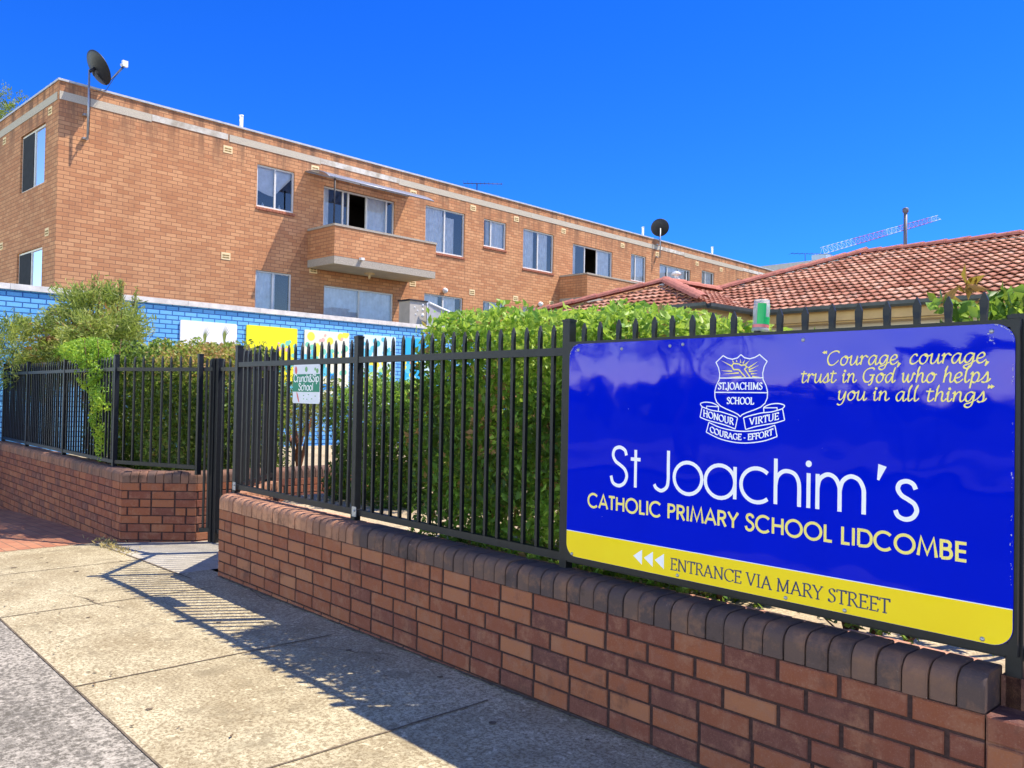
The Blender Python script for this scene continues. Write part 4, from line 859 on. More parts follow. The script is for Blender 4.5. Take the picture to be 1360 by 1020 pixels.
# satellite dishes (hung on the building, things of their own)
def Lw(s, y, z): return C0+BD*s+Vector((-BD.y, BD.x, 0))*y+Vector((0, 0, z))
def dish(label, s, z0, zc, rad, ax, arm=True):
    r = empty('satellite_dish', Lw(s, -.2, z0), BA, label=label, cat='satellite dish', group='satellite dishes on the apartment block')
    hh = zc-z0; ax = Vector(ax).normalized()
    g = MB(); g.tube([(0, 0, 0), (0, 0, hh+.02)], .022, 8); g.build('pole', m_zinc, r)
    g = MB(); g.box(-.05, .05, .11, .199, .02, .06); g.box(-.012, .012, .0, .11, .03, .05); g.box(-.05, .05, .11, .199, .52, .56); g.box(-.012, .012, 0, .11, .53, .55); g.build('wall_bracket', m_zinc, r)
    c = Vector((.0, -.02, hh))+ax*.13; n = 28; g = MB()
    prof = [(rad*t/8, .09*(t/8)**2-.0) for t in range(9)]+[(rad+.004, .092), (rad, .082)]+[(rad*t/8, .09*(t/8)**2-.008) for t in (7, 5, 3, 1, 0)]
    g.lathe(prof, n, o=c, axis=ax); g.build('dish', m_dark, r)
    g = MB(); g.tube([Vector((0, 0, hh-.02)), c-ax*.01], .035, 6); sd = ax.orthogonal().normalized(); g.tube([c-ax*.02+Vector((0, 0, .12)), c-ax*.03-Vector((0, 0, .14))], .016, 6); g.build('mount', m_dark, r)
    dn = (Vector((0, 0, -1))-ax*ax.dot(Vector((0, 0, -1)))).normalized(); e0 = c+dn*rad*.98+ax*.05; e1 = c+ax*.62+dn*.12
    g = MB(); g.tube([c+dn*.1-ax*.02, e0, e1], .014, 6); g.build('feed_arm', m_dark, r)
    g = MB(); g.tube([e1-ax*.05+Vector((0, 0, .04)), e1+ax*.03+Vector((0, 0, .04))], .035, 8); g.box(e1.x-.02, e1.x+.09, e1.y-.035, e1.y+.035, e1.z+.0, e1.z+.13); g.build('receiver', m_white, r)
    g = MB(); g.tube([e1+Vector((.03, 0, 0)), e1*.7+c*.3-Vector((0, 0, .22)), e0-Vector((0, 0, .12)), Vector((.03, -.02, hh-.45)), Vector((.025, 0, .1))], .006, 5); g.build('cable', m_black, r)
dish('grey backed satellite dish on a pole at the near corner of the apartment block', .50, 6.74, 8.18, .36, (.80, .06, .52))
dish('small dark satellite dish above the far windows of the apartment block', 21.9, 7.15, 8.30, .36, (.66, .62, .40))
def antenna(name, label, base, h, length, ang, n, m):
    r = empty(name, base, ang, label=label, cat='antenna', group='roof aerials'); g = MB(); g.tube([(0, 0, -.4), (0, 0, h)], .018, 6); g.build('mast', m, r)
    g = MB(); g.tube([(-length*.35, 0, h), (length*.65, 0, h)], .014, 6); g.build('boom', m, r)
    for i in range(n):
        x = -length*.34+length*.96*i/(n-1); l2 = .42-.25*i/(n-1); e = MB(); e.tube([(x, -l2, h), (x, l2, h)], .006, 5); e.build('element', m, r)
antenna('tv_antenna', 'thin television aerial standing on the flat apartment roof', Lw(13.9, 2.0, ZT), .98, 1.35, R(47.6), 10, m_dark)
# clutter on the lower terrace
Ac = empty('air_conditioner', Lw(8.1, -1.7, 3.1), BA, label='beige air conditioning unit behind the blue wall beside the grey screen', cat='air conditioner')
g = MB(); g.box(-.28, .28, -.22, .22, 0, .86); g.build('casing', plain('ac_beige', (.46, .42, .36), .6, .3, var=.08), Ac); g = MB(); g.box(-.31, .31, -.25, .25, .8602, .90); g.build('lid', m_dark, Ac)
g = MB(); g.box(.2805, .62, -.2, .2, 0, .82); g.build('side_box', plain('ac_grey_blue', (.13, .14, .19), .6, .3), Ac)
g = MB()
for (x, z, r2) in ((-.12, .70, .02), (-.02, .62, .02), (-.08, .52, .02), (.16, .78, .035), (.16, .66, .035), (.16, .52, .05)): g.lathe([(r2, 0), (r2*.7, .012), (0, .014)], 10, o=(x, -.2202, z), axis=(0, -1, 0))
g.build('knobs', m_white, Ac)
SS = empty('shade_screen', Lw(7.75, -2.1, 2.2), BA, label='sagging grey fabric screen with a white top rail behind the blue wall', cat='screen')
g = MB()
zt_ = lambda t: 1.72-.42*t-.05*math.sin(t*PI)
for i in range(14):
    t0, t1 = i/14, (i+1)/14; X = lambda t: .55+2.25*t; yb_ = lambda t: .04*math.sin(t*9)
    g.face([(X(t0), yb_(t0), 0), (X(t1), yb_(t1), 0), (X(t1), yb_(t1)*.3, zt_(t1)), (X(t0), yb_(t0)*.3, zt_(t0))], smooth=True)
g.build('fabric', plain('grey_shade_cloth', (.42, .41, .41), .9, .1, var=.1, scale=5), SS)
g = MB(); g.tube([(.55+2.25*t/14, 0, zt_(t/14)+.02) for t in range(15)], .03, 6); g.build('rail', m_white, SS)
g = MB()
for t in (0, .55, 1.0): g.tube([(.55+2.25*t, .03, 0), (.55+2.25*t, .03, zt_(t)+.02)], .022, 6)
g.build('posts', m_white, SS)

# ------------------------------------------------------------------ tiled house
def tilemat():
    a = NM('terracotta_tile', .85, .2); ob = a.obj()
    c = a.ramp(a.tone(), [(0, (.30, .115, .07)), (.5, (.42, .175, .11)), (1, (.55, .285, .19))])
    c = a.mix(a.ramp(a.noise(ob, 5, 6, .75), [(.5, (0, 0, 0)), (.72, (.65, .65, .65))]), c, (.56, .44, .36))
    c = a.mix(a.ramp(a.noise(ob, 40, 4, .75), [(.55, (0, 0, 0)), (.7, (.5, .5, .5))]), c, (.16, .10, .08))
    a.col(c); a.bump(a.noise(ob, 80, 4), .3, .006); return a.m
m_tile = tilemat(); m_ridge = plain('pink_ridge_tile', (.44, .165, .12), .85, .2, var=.22, scale=14, bump=.3)
hs = empty('tiled_house', (-4.0, 9.4, .5), label='single storey house with weathered red tiled hip roof behind the sign', cat='house')
HO = Vector(hs.location)
def tiles(p0, e, up, U, V, clips, name):
    p0, e, up = Vector(p0), Vector(e).normalized(), Vector(up).normalized(); nn = e.cross(up).normalized(); nn = nn if nn.z > 0 else -nn
    g = MB(); ex, tw, k = .172, .11, 6; rows = int(V/ex)+1; du = tw/k
    for r in range(rows):
        n = int(U/du)+1
        tones = [random.random() for _ in range(n//(2*k)+2)]; jz = [random.uniform(-.002, .003) for _ in tones]
        prof = lambda i: .020*(.5+.5*math.cos(2*PI*(i % k)/k))
        for i in range(n):
            t = i//(2*k); off = jz[t]; a, b = p0+e*(du*i), p0+e*(du*(i+1)); lo, hi = r*ex, (r+1)*ex+.07
            A = a+up*lo+nn*(.040+prof(i)+off); B = b+up*lo+nn*(.040+prof(i+1)+off); C = b+up*hi+nn*(.004+prof(i+1)*.8); D = a+up*hi+nn*(.004+prof(i)*.8)
            g.face([A, B, C, D], tones[t]); q = nn*-.013-up*.0; g.face([A+q, B+q, B, A], tones[t])
            if r: g.face([B+q, A+q, A+q+up*.09-nn*.012, B+q+up*.09-nn*.012], tones[t])
            else: g.face([a+up*lo, b+up*lo, B+q, A+q], tones[t])
    me = g.mesh(name, m_tile); me.transform(Matrix.Translation(-HO)); bmh = bmesh.new(); bmh.from_mesh(me)
    for pc, pn in clips:
        bmesh.ops.bisect_plane(bmh, geom=bmh.verts[:]+bmh.edges[:]+bmh.faces[:], plane_co=Vector(pc)-HO, plane_no=Vector(pn), clear_outer=True)
    bmh.to_mesh(me); bmh.free(); return inst(name, me, hs)
EY, EZ, RY, RX = 9.4, 2.62, 12.25, -5.6
RZ = EZ+(RY-EY)*math.tan(R(21.3)); HX = RX-(RY-EY)
upm = (0, RY-EY, RZ-EZ)
def caps(a, b, name='ridge_caps'):
    a, b = Vector(a), Vector(b); L_ = (b-a).length; d = (b-a)/L_; n = int(L_/.30); g = MB(); sd = d.cross(Vector((0, 0, 1))).normalized(); uu = sd.cross(d)
    for i in range(n):
        s0, s1 = L_*i/n, L_*(i+1)/n+.03; k = 6; t = random.random()
        for j in range(k):
            t0, t1 = PI*j/k, PI*(j+1)/k; r0_, r1_ = .098, .076
            f = lambda s, t_, rr: a+d*s+sd*(rr*math.cos(t_))+uu*(rr*.75*math.sin(t_)+.02)
            g.face([f(s0, t0, r1_), f(s1, t0, r0_), f(s1, t1, r0_), f(s0, t1, r1_)], t, smooth=True)
        q = [a+d*s1+sd*(.098*math.cos(PI*j/k))+uu*(.0735*math.sin(PI*j/k)+.02) for j in range(k+1)]; g.face(q)
    me = g.mesh(name, m_ridge); me.transform(Matrix.Translation(-HO)); return inst(name, me, hs)
XE = 9.0
tiles((HX-.2, EY, EZ), (1, 0, 0), upm, XE-HX+.2, math.hypot(RY-EY, RZ-EZ), [((HX, EY, 0), (-1, 1, 0)), ((0, RY, 0), (0, 1, 0))], 'roof')
g = MB()                                       # rear and side slopes, plain under the caps
for q in ([(RX, RY, RZ), (XE, RY, RZ), (XE, 2*RY-EY, EZ), (HX, 2*RY-EY, EZ)], [(HX, EY, EZ), (RX, RY, RZ), (HX, 2*RY-EY, EZ)]): g.face([Vector(p)-HO for p in q])
g.build('rear_roof', m_tile, hs)
caps((RX-.1, RY, RZ+.01), (XE, RY, RZ+.01)); caps((HX, EY, EZ+.03), (RX, RY, RZ+.03))
# front wing: small hip
WY, WZ, A_ = 8.3, 2.63, Vector((-7.13, 9.42, 3.10)); WL_, WR_ = -8.75, -5.74
tiles((WL_-.2, WY, WZ), (1, 0, 0), (0, A_.y-WY, A_.z-WZ), WR_-WL_+.4, math.hypot(A_.y-WY, A_.z-WZ)+.3,
      [((WL_, WY, 0), (-(A_.y-WY), A_.x-WL_, 0)), ((WR_, WY, 0), ((A_.y-WY), (WR_-A_.x), 0))], 'wing_roof')
g = MB(); back = Vector((A_.x, 11.2, A_.z))
def slope_tiles(q, name):
    g = MB(); g.face([Vector(p)-HO for p in q]); g.build(name, m_tile, hs)
tiles((WR_, WY-.2, WZ), (0, 1, 0), (A_.x-WR_, 0, A_.z-WZ), 2.6, math.hypot(A_.x-WR_, A_.z-WZ), [((WR_, WY, 0), (-(A_.y-WY), -(WR_-A_.x), 0)), ((A_.x, 0, 0), (-1, 0, 0))], 'wing_roof')
slope_tiles([(WL_, WY, WZ), tuple(A_), tuple(back), (WL_, 11.2, WZ)], 'wing_side')
caps((WR_+.02, WY-.02, WZ+.06), tuple(A_+Vector((0, 0, .05)))); caps((WL_-.02, WY-.02, WZ+.06), tuple(A_+Vector((0, 0, .05)))); caps(tuple(A_+Vector((0, 0, .05))), tuple(back+Vector((0, 0, .05))))
def gutter(p, q):
    p, q = Vector(p)-HO, Vector(q)-HO; d = (q-p).normalized(); sd = Vector((d.y, -d.x, 0)); g = MB(); pr = [(0, 0), (0, -.05), (.08, -.06), (.11, -.035), (.11, .005), (.10, .005), (.10, -.03)]
    for (a, b), (c, e) in zip(pr, pr[1:]): g.face([p+sd*a+Vector((0, 0, b)), q+sd*a+Vector((0, 0, b)), q+sd*c+Vector((0, 0, e)), p+sd*c+Vector((0, 0, e))])
    g.build('gutter', m_gut, hs)
gutter((WL_, WY+.02, WZ+.03), (WR_+.1, WY+.02, WZ+.03)); gutter((WR_, WY, WZ+.03), (WR_, EY, WZ+.03)); gutter((WR_, EY+.02, EZ+.03), (XE, EY+.02, EZ+.03))
g = MB(); o_ = lambda x0, x1, y0, y1, z0, z1: g.box(x0-HO.x, x1-HO.x, y0-HO.y, y1-HO.y, z0-HO.z, z1-HO.z)
o_(WL_+.03, WR_-.03, WY+.03, WY+.06, WZ-.15, WZ+.0); o_(WR_-.06, WR_-.0301, WY+.061, EY+.3, WZ-.15, WZ); o_(WR_-.05, XE, EY+.03, EY+.06, EZ-.14, EZ)
g.build('fascia', m_tan, hs)
g = MB(); o_(WL_+.4, WR_-.35, WY+.45, 13, .4, WZ-.1); o_(WR_-.349, XE, EY+.3, 14.5, .4, EZ-.1); g.build('wall', m_grey, hs)
g = MB(); o_(WL_+.05, WR_-.07, WY+.07, WY+.6, WZ-.17, WZ-.151); o_(WR_-.07, XE, EY+.07, EY+.45, EZ-.16, EZ-.142); g.build('eave_lining', m_tan, hs)
g = MB(); g.lathe([(.05, 0), (.055, .02), (.025, .03), (.025, .07), (.075, .075), (.055, .11), (.0, .13)], 12, o=A_+Vector((-.02, .25, .12))-HO); g.build('roof_vent', m_alu, hs)
g = MB(); q_ = Vector((-5.22, 12.75, RZ-.3))-HO; g.tube([q_, q_+Vector((0, 0, .96))], .028, 10); g.lathe([(.028, 0), (.045, .02), (.045, .07), (0, .09)], 12, o=q_+Vector((0, 0, .96))); g.build('flue', plain('grey_flue', (.12, .12, .15), .5, .4), hs)

# ------------------------------------------------------------------ planting
def snoise(P, s, seed=0):
    r = np.random.RandomState(seed); o = np.zeros(len(P))
    for k in range(7):
        d = r.normal(size=3); d /= np.linalg.norm(d); f = s*(.6+1.6*r.rand()); o += np.sin(P@d*f*2*np.pi+r.rand()*6.28)
    return o/3.2
def leaves(name, P, size, m, parent, tone, aspect=.5, up=.35, outward=None, fold=.12, seed=1):
    r = np.random.RandomState(seed); N = len(P); P = P-np.array(parent.location)
    d = r.normal(size=(N, 3)); d[:, 2] += up
    if outward is not None: d += outward
    d /= np.linalg.norm(d, axis=1)[:, None]
    q = r.normal(size=(N, 3)); sd = np.cross(d, q); sd /= np.linalg.norm(sd, axis=1)[:, None]+1e-9; nn = np.cross(d, sd)
    sz = size*(.6+.8*r.rand(N))[:, None]
    V = np.stack([P-d*sz*.5, P+d*sz*.02-sd*sz*aspect*.5+nn*sz*fold, P+d*sz*.5, P+d*sz*.02+sd*sz*aspect*.5+nn*sz*fold], 1).reshape(-1, 3)
    me = bpy.data.meshes.new(name); me.vertices.add(4*N); me.vertices.foreach_set('co', V.ravel().astype(np.float32))
    F = np.arange(4*N).reshape(N, 4); tri = np.concatenate([F[:, [0, 1, 2]], F[:, [0, 2, 3]]], 1).reshape(-1)
    me.loops.add(6*N); me.loops.foreach_set('vertex_index', tri.astype(np.int32)); me.polygons.add(2*N)
    me.polygons.foreach_set('loop_start', np.arange(0, 6*N, 3, dtype=np.int32)); me.polygons.foreach_set('loop_total', np.full(2*N, 3, np.int32))
    me.update(calc_edges=True); at = me.attributes.new('tone', 'FLOAT', 'FACE'); at.data.foreach_set('value', np.repeat(np.clip(tone, 0, 1), 2).astype(np.float32))
    me.materials.append(m); o = bpy.data.objects.new(name, me); COL.objects.link(o); o.parent = parent; return o
GREEN = [(0, (.025, .06, .012)), (.35, (.07, .16, .025)), (.65, (.20, .40, .045)), (.90, (.46, .62, .09)), (.95, (.46, .60, .09)), (1, (.45, .24, .10))]
m_hedge = leafmat('glossy_hedge_leaf', GREEN)
m_brown = leafmat('bronze_hedge_leaf', [(0, (.02, .045, .012)), (.3, (.05, .095, .02)), (.55, (.24, .38, .06)), (.78, (.48, .46, .13)), (1, (.62, .33, .15))])
m_brush = leafmat('needle_leaf', [(0, (.10, .15, .03)), (.4, (.25, .31, .07)), (.75, (.42, .46, .12)), (.92, (.55, .52, .16)), (1, (.45, .16, .07))], .4)
m_lime = leafmat('lime_creeper_leaf', [(0, (.07, .16, .02)), (.5, (.24, .45, .04)), (1, (.52, .64, .07))], .45)
m_olive = leafmat('olive_leaf', [(0, (.07, .09, .025)), (.5, (.22, .25, .06)), (.85, (.38, .38, .11)), (1, (.30, .20, .10))])
m_darkleaf = leafmat('dark_leaf', [(0, (.008, .022, .010)), (.6, (.025, .06, .018)), (1, (.09, .15, .03))], .2)
def hedge_pts(poly, z0, z1, n, shell=.16, rough=.07, seed=3, inner=.10, rnd=.28, gap=-.35, low_gap=0.):
    r = np.random.RandomState(seed); poly = np.array(poly); lo, hi = poly.min(0)-.1, poly.max(0)+.1; out = []
    while sum(map(len, out)) < n:
        m = n*3; P = np.stack([r.uniform(lo[0], hi[0], m), r.uniform(lo[1], hi[1], m), r.uniform(z0, z1+.15, m)], 1)
        D = np.full(m, 9.)
        for i in range(len(poly)):
            a, b = poly[i], poly[(i+1) % len(poly)]; e = (b-a)/np.linalg.norm(b-a); D = np.minimum(D, (P[:, 0]-a[0])*-e[1]+(P[:, 1]-a[1])*e[0])
        t = z1-P[:, 2]; rr_ = rnd; D = np.where((D < rr_) & (t < rr_) & (t > 0) & (D > 0), rr_-np.sqrt((rr_-D)**2+(rr_-t)**2), np.minimum(D, t)); D = D+rough*snoise(P, 1.4, seed)+rough*.6*snoise(P, 4., seed+1)
        g_ = snoise(P, 2.6, seed+2)
        keep = (D > 0) & (r.rand(m) < np.exp(-np.maximum(D, 0)/shell)+inner) & (g_ > gap+low_gap*np.clip(1-(P[:, 2]-z0)/(z1-z0)*1.6, 0, 1))
        out.append(P[keep])
    return np.concatenate(out)[:n]
def stems(root, pts, z0, h, m=None, r_=.012, n=7, seed=0):
    rr = random.Random(seed); g = MB()
    for x, y in pts:
        for k in range(n):
            a = rr.uniform(0, 6.28); l = rr.uniform(.06, .25); P = [Vector((x, y, z0))]
            for j in range(4): P.append(P[-1]+Vector((math.cos(a)*l*.35+rr.uniform(-.03, .03), math.sin(a)*l*.35+rr.uniform(-.03, .03), h/4)))
            g.tube([p-root.location for p in P], r_, 5, r1=r_*.35)
    g.build('stems', m or m_bark, root)
# tall hedge behind the fence
th = empty('hedge', (-3.4, 3.8, .5), label='tall leafy green hedge pressed against the fence left of the school sign', cat='hedge')
poly_h = [(-4.36, 3.09), (-2.15, 3.09), (-2.05, 4.25), (-4.35, 4.35)]
P = hedge_pts(poly_h, .5, 2.02, 46000, shell=.17, rough=.035, rnd=.14, seed=5, inner=.10, gap=-1.2, low_gap=1.05)
P[:, 2] = .5+(P[:, 2]-.5)*(1-.105*np.clip((P[:, 0]+3.3)/1.1, 0, 1)**1.3)
tn = .46+.26*snoise(P, .9, 9)+RS.normal(0, .16, len(P)); tn += .32*np.clip((P[:, 2]-1.50)/.3, 0, 1); tn = np.where((RS.rand(len(P)) < .03) | ((snoise(P, 1.1, 21) > .9) & (RS.rand(len(P)) < .35)), 1., np.minimum(tn, .92))  # upper leaves toned lighter: sunlight on the hedge top put into their colour
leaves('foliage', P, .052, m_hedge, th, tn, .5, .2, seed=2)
stems(th, [(-4.1, 3.6), (-3.6, 3.8), (-3.1, 3.6), (-2.6, 3.8), (-2.3, 3.5), (-3.9, 4.1), (-3.3, 3.5)], .5, 1.3, n=6, seed=4)
# left hedge
lh = empty('hedge', (-10.5, 3.8, .4), label='clipped hedge with bronze top leaves behind the far fence by the gate', cat='hedge')
P = hedge_pts([(-11.9, 3.2), (-9.45, 3.2), (-8.85, 3.85), (-8.95, 4.7), (-11.9, 4.7)], .4, 2.06, 60000, shell=.18, rough=.035, seed=8, inner=.16, gap=-1.1)
tn = .33+.12*snoise(P, .8, 3)+RS.normal(0, .22, len(P)); tn += .58*np.clip((P[:, 2]-1.45)/.4, 0, 1)*np.clip(.5+.9*snoise(P, .35, 14)+(-.3)*(P[:, 0]+10.2), 0, 1)  # bronze top leaves, lightened further to stand for sun on the crown
leaves('foliage', P, .05, m_brown, lh, tn, .5, .2, seed=5); stems(lh, [(-11.3, 3.9), (-10.6, 3.8), (-10, 3.9), (-9.4, 4.1)], .4, 1.4, n=6)
g = MB()
for (x, y) in ((-9.9, 4.0), (-9.45, 4.05)):
    for k in range(7): a = .5+.36*k; g.face([Vector((x, y, 2.02))-lh.location, Vector((x+.05*math.cos(a)-.01, y, 2.15+.05*math.sin(a)))-lh.location, Vector((x+.13*math.cos(a), y+.02, 2.17+.14*math.sin(a)))-lh.location, Vector((x+.05*math.cos(a)+.01, y, 2.14+.05*math.sin(a)))-lh.location], .55)
g.build('new_shoots', m_olive, lh)
# climbing plant
cl = empty('creeper', (-10.2, 2.95, .5), label='bright lime creeper spilling over and through the far fence', cat='creeper')
r = np.random.RandomState(4); P = []
for (x, y, z, sx, sy, sz, n) in ((-11.1, 3.05, 1.98, .95, .28, .17, 3800), (-10.55, 2.98, 1.75, .50, .2, .3, 2600), (-10.4, 3.0, 1.3, .30, .12, .42, 2300), (-10.2, 2.98, .92, .17, .10, .26, 800), (-10.05, 2.9, 1.4, .25, .12, .25, 500), (-12.2, 3.2, 2.0, .6, .3, .16, 1400)):
    q = r.normal(size=(n, 3)); q /= np.linalg.norm(q, axis=1)[:, None]; q *= (r.rand(n)**.4)[:, None]; q = q*np.array([sx, sy, sz])+np.array([x, y, z]); P.append(q[snoise(q, 2.2, 33) > -.15])
P = np.concatenate(P); leaves('foliage', P, .045, m_lime, cl, .5+.22*snoise(P, 1.2, 2)+r.normal(0, .18, len(P)), .5, .1, seed=7)
stems(cl, [(-10.9, 3.15), (-10.4, 3.1), (-11.5, 3.2)], .4, 1.7, n=3)
# needle bush above the far fence
nb = empty('bush', (-13.9, 3.9, .4), label='loose yellow green needle leaved bush above the far fence against the blue wall', cat='bush')
r = np.random.RandomState(6)
def blob_bush(root, blobs, n, ln, m, tonef, aspect=.16, seed=1, per=16, spread=.11, droop=.1):
    r = np.random.RandomState(seed); Ps, O, T = [], [], []
    tot = sum(b[3]*b[4]*b[5] for b in blobs)
    for (x, y, z, sx, sy, sz) in blobs:
        k = int(n/per*sx*sy*sz/tot)
        c = r.normal(size=(k, 3)); c /= np.linalg.norm(c, axis=1)[:, None]; rad = r.rand(k)**.38; c = c*rad[:, None]; dirs = c/(np.linalg.norm(c, axis=1)[:, None]+1e-6)
        c = c*np.array([sx, sy, sz])+np.array([x, y, z]); ok = snoise(c, 1.2, seed+5) > -.05; c, dirs = c[ok], dirs[ok]
        tc = r.normal(0, .16, len(c))
        for j in range(per):
            t = r.rand(len(c))[:, None]; Ps.append(c+dirs*spread*(t-.3)*2+r.normal(0, spread*.35, c.shape)); O.append(dirs*1.3+np.array([0, 0, .5-droop])); T.append(tc)
    P = np.concatenate(Ps); leaves('foliage', P, ln, m, root, tonef(P)+np.concatenate(T)+r.normal(0, .10, len(P)), aspect, .0, np.concatenate(O), .04, seed)
blob_bush(nb, [(-14.5, 3.9, 2.15, .85, .7, .45), (-13.4, 3.7, 2.62, .75, .6, .42), (-12.5, 3.7, 2.25, .65, .6, .40), (-13.5, 3.8, 1.9, .9, .6, .26), (-14.7, 2.9, 2.15, .75, .45, .45), (-15.0, 3.4, 1.75, .6, .5, .35), (-14.3, 3.6, 2.35, .5, .5, .3)], 52000, .10, m_brush, lambda P: .50+.22*snoise(P, .9, 8), .2, 3)
sh_ = MB(); rr = random.Random(3); sp = []
for i in range(11):                            # thin shoots standing out of the crown
    x0 = rr.uniform(-13.9, -11.9); a = Vector((x0, 3.7+rr.uniform(-.3, .3), 2.45+.15*rr.random())); l = rr.uniform(.25, .60); d = Vector((rr.uniform(-.25, .45), rr.uniform(-.2, .2), 1)).normalized()
    sh_.tube([a-nb.location, a+d*l*.5-nb.location, a+d*l+Vector((.04, 0, 0))-nb.location], .006, 5, r1=.003)
    for k in range(90): sp.append(a+d*l*rr.random()**.7+Vector((rr.gauss(0, .022), rr.gauss(0, .022), rr.gauss(0, .02))))
sh_.build('shoots', m_bark, nb); P = np.array(sp); leaves('shoot_leaves', P, .07, m_brush, nb, .62+RS.normal(0, .2, len(P)), .2, 1.0, seed=9)
g = MB()
for a, b, c, d in (((-13.7, 3.9, .4), (-13.6, 3.85, 1.3), (-13.3, 3.8, 1.9), (-12.9, 3.7, 2.5)), ((-13.7, 3.9, .9), (-14.0, 3.9, 1.5), (-14.4, 3.9, 2.0), (-14.6, 3.9, 2.4)), ((-13.6, 3.85, 1.3), (-13.6, 3.8, 1.8), (-13.75, 3.7, 2.3), (-14.1, 3.65, 2.7)), ((-13.3, 3.8, 1.9), (-12.9, 3.8, 2.1), (-12.5, 3.7, 2.25), (-12.2, 3.7, 2.4))): g.tube([Vector(q)-nb.location for q in (a, b, c, d)], .05, 7, r1=.012)
g.build('trunk', plain('grey_bark', (.34, .29, .24), .95, .1, var=.35, scale=20, bump=.5), nb)
g = MB(); rr = random.Random(5); P = []
for (x, y, z) in ((-13.05, 3.35, 2.02), (-14.2, 3.3, 2.25), (-13.6, 3.3, 2.62), (-12.95, 3.4, 2.45), (-14.9, 3.4, 1.85), (-12.3, 3.3, 2.3)):
    for k in range(110): P.append((x+rr.gauss(0, .07), y+rr.gauss(0, .07), z+rr.gauss(0, .06)))
P = np.array(P); leaves('dead_clusters', P, .07, leafmat('dead_needle', [(0, (.12, .05, .025)), (.6, (.30, .13, .06)), (1, (.50, .26, .14))], .1), nb, RS.rand(len(P)), .25, seed=12)
# round bush and shrubs in the yard
rb = empty('bush', (-6.5, 4.75, .5), label='dense dark green rounded shrub behind the fence left of the tall hedge', cat='bush')
P = hedge_pts([(-7.35, 4.35), (-7.0, 4.05), (-6.3, 4.05), (-5.85, 4.35), (-5.75, 4.9), (-6.1, 5.3), (-7.0, 5.3), (-7.35, 4.95)], .5, 1.62, 26000, .15, .07, 17, .14, gap=-.9)
tn = .26+.20*snoise(P, 1.2, 5)+RS.normal(0, .2, len(P))+.30*np.clip((P[:, 2]-1.3)/.3, 0, 1); leaves('foliage', P, .045, m_hedge, rb, np.minimum(tn, .92), .5, .2, seed=11); stems(rb, [(-6.5, 4.7), (-6.9, 4.6), (-6.2, 4.8)], .5, .9, n=6)
cb = empty('bush', (-5.75, 4.9, .5), label='feathery pale green shrub between the rounded shrub and the tall hedge', cat='bush')
blob_bush(cb, [(-5.75, 4.8, 1.15, .42, .4, .45), (-5.6, 4.9, .85, .45, .4, .4), (-6.0, 5.1, 1.25, .35, .35, .35)], 9000, .06, m_brush, lambda P: .5+.2*snoise(P, 1.4, 4), .2, 14, 12, .07)
stems(cb, [(-5.7, 4.9)], .5, .8, n=7)
ob_ = empty('shrub', (-9.9, 5.4, .4), label='olive shrub with a bare brown trunk behind the small green plaque', cat='shrub')
blob_bush(ob_, [(-10.05, 5.3, 1.45, .85, .55, .35), (-9.45, 5.2, 1.25, .5, .5, .3), (-10.65, 5.5, 1.2, .45, .4, .4)], 9000, .06, m_olive, lambda P: .5+.25*snoise(P, 1.2, 6), .3, 18, 12, .08)
g = MB()
for q in (((-9.75, 5.2, .45), (-9.77, 5.2, .8), (-9.95, 5.25, 1.05), (-10.25, 5.3, 1.4)), ((-9.77, 5.2, .75), (-9.65, 5.2, 1.0), (-9.45, 5.2, 1.3)), ((-9.75, 5.2, .6), (-10.05, 5.25, .85), (-10.55, 5.4, 1.2)), ((-9.60, 5.1, .45), (-9.45, 5.1, .75), (-9.35, 5.15, 1.2)), ((-10.15, 5.1, .45), (-10.25, 5.1, .7), (-10.15, 5.2, 1.1))): g.tube([Vector(p)-ob_.location for p in q], .035, 7, r1=.012)
g.build('trunk', plain('red_bark', (.22, .10, .06), .95, .1, var=.35, scale=20, bump=.5), ob_)
# shrub at the right end of the sign
rs_ = empty('shrub', (-1.25, 3.9, .5), label='broad leaved shrub rising above the right end of the school sign', cat='shrub')
r = np.random.RandomState(9); P = []
for (x, y, z, sx, sz, n) in ((-1.20, 3.85, 1.80, .24, .17, 420), (-1.05, 3.8, 1.92, .14, .08, 110), (-1.2, 3.9, 1.4, .28, .3, 240), (-1.34, 3.8, 1.92, .10, .06, 26)):
    q = r.normal(size=(n, 3)); q /= np.linalg.norm(q, axis=1)[:, None]; q *= (r.rand(n)**.4)[:, None]; P.append(q*np.array([sx, .22, sz])+np.array([x, y, z]))
P = np.concatenate(P); leaves('foliage', P, .075, m_hedge, rs_, np.minimum(.48+r.normal(0, .22, len(P)), .92), .48, .3, seed=15)
P = np.array([(-1.28+r.normal(0, .03), 3.75+r.normal(0, .02), 1.99+r.normal(0, .03)) for _ in range(14)]); leaves('dry_leaves', P, .09, leafmat('dry_leaf', [(0, (.30, .12, .03)), (1, (.50, .24, .06))], .3), rs_, r.rand(14), .35, .6, seed=16)
stems(rs_, [(-1.25, 3.85), (-1.1, 3.8)], .5, 1.3, n=3, r_=.016)
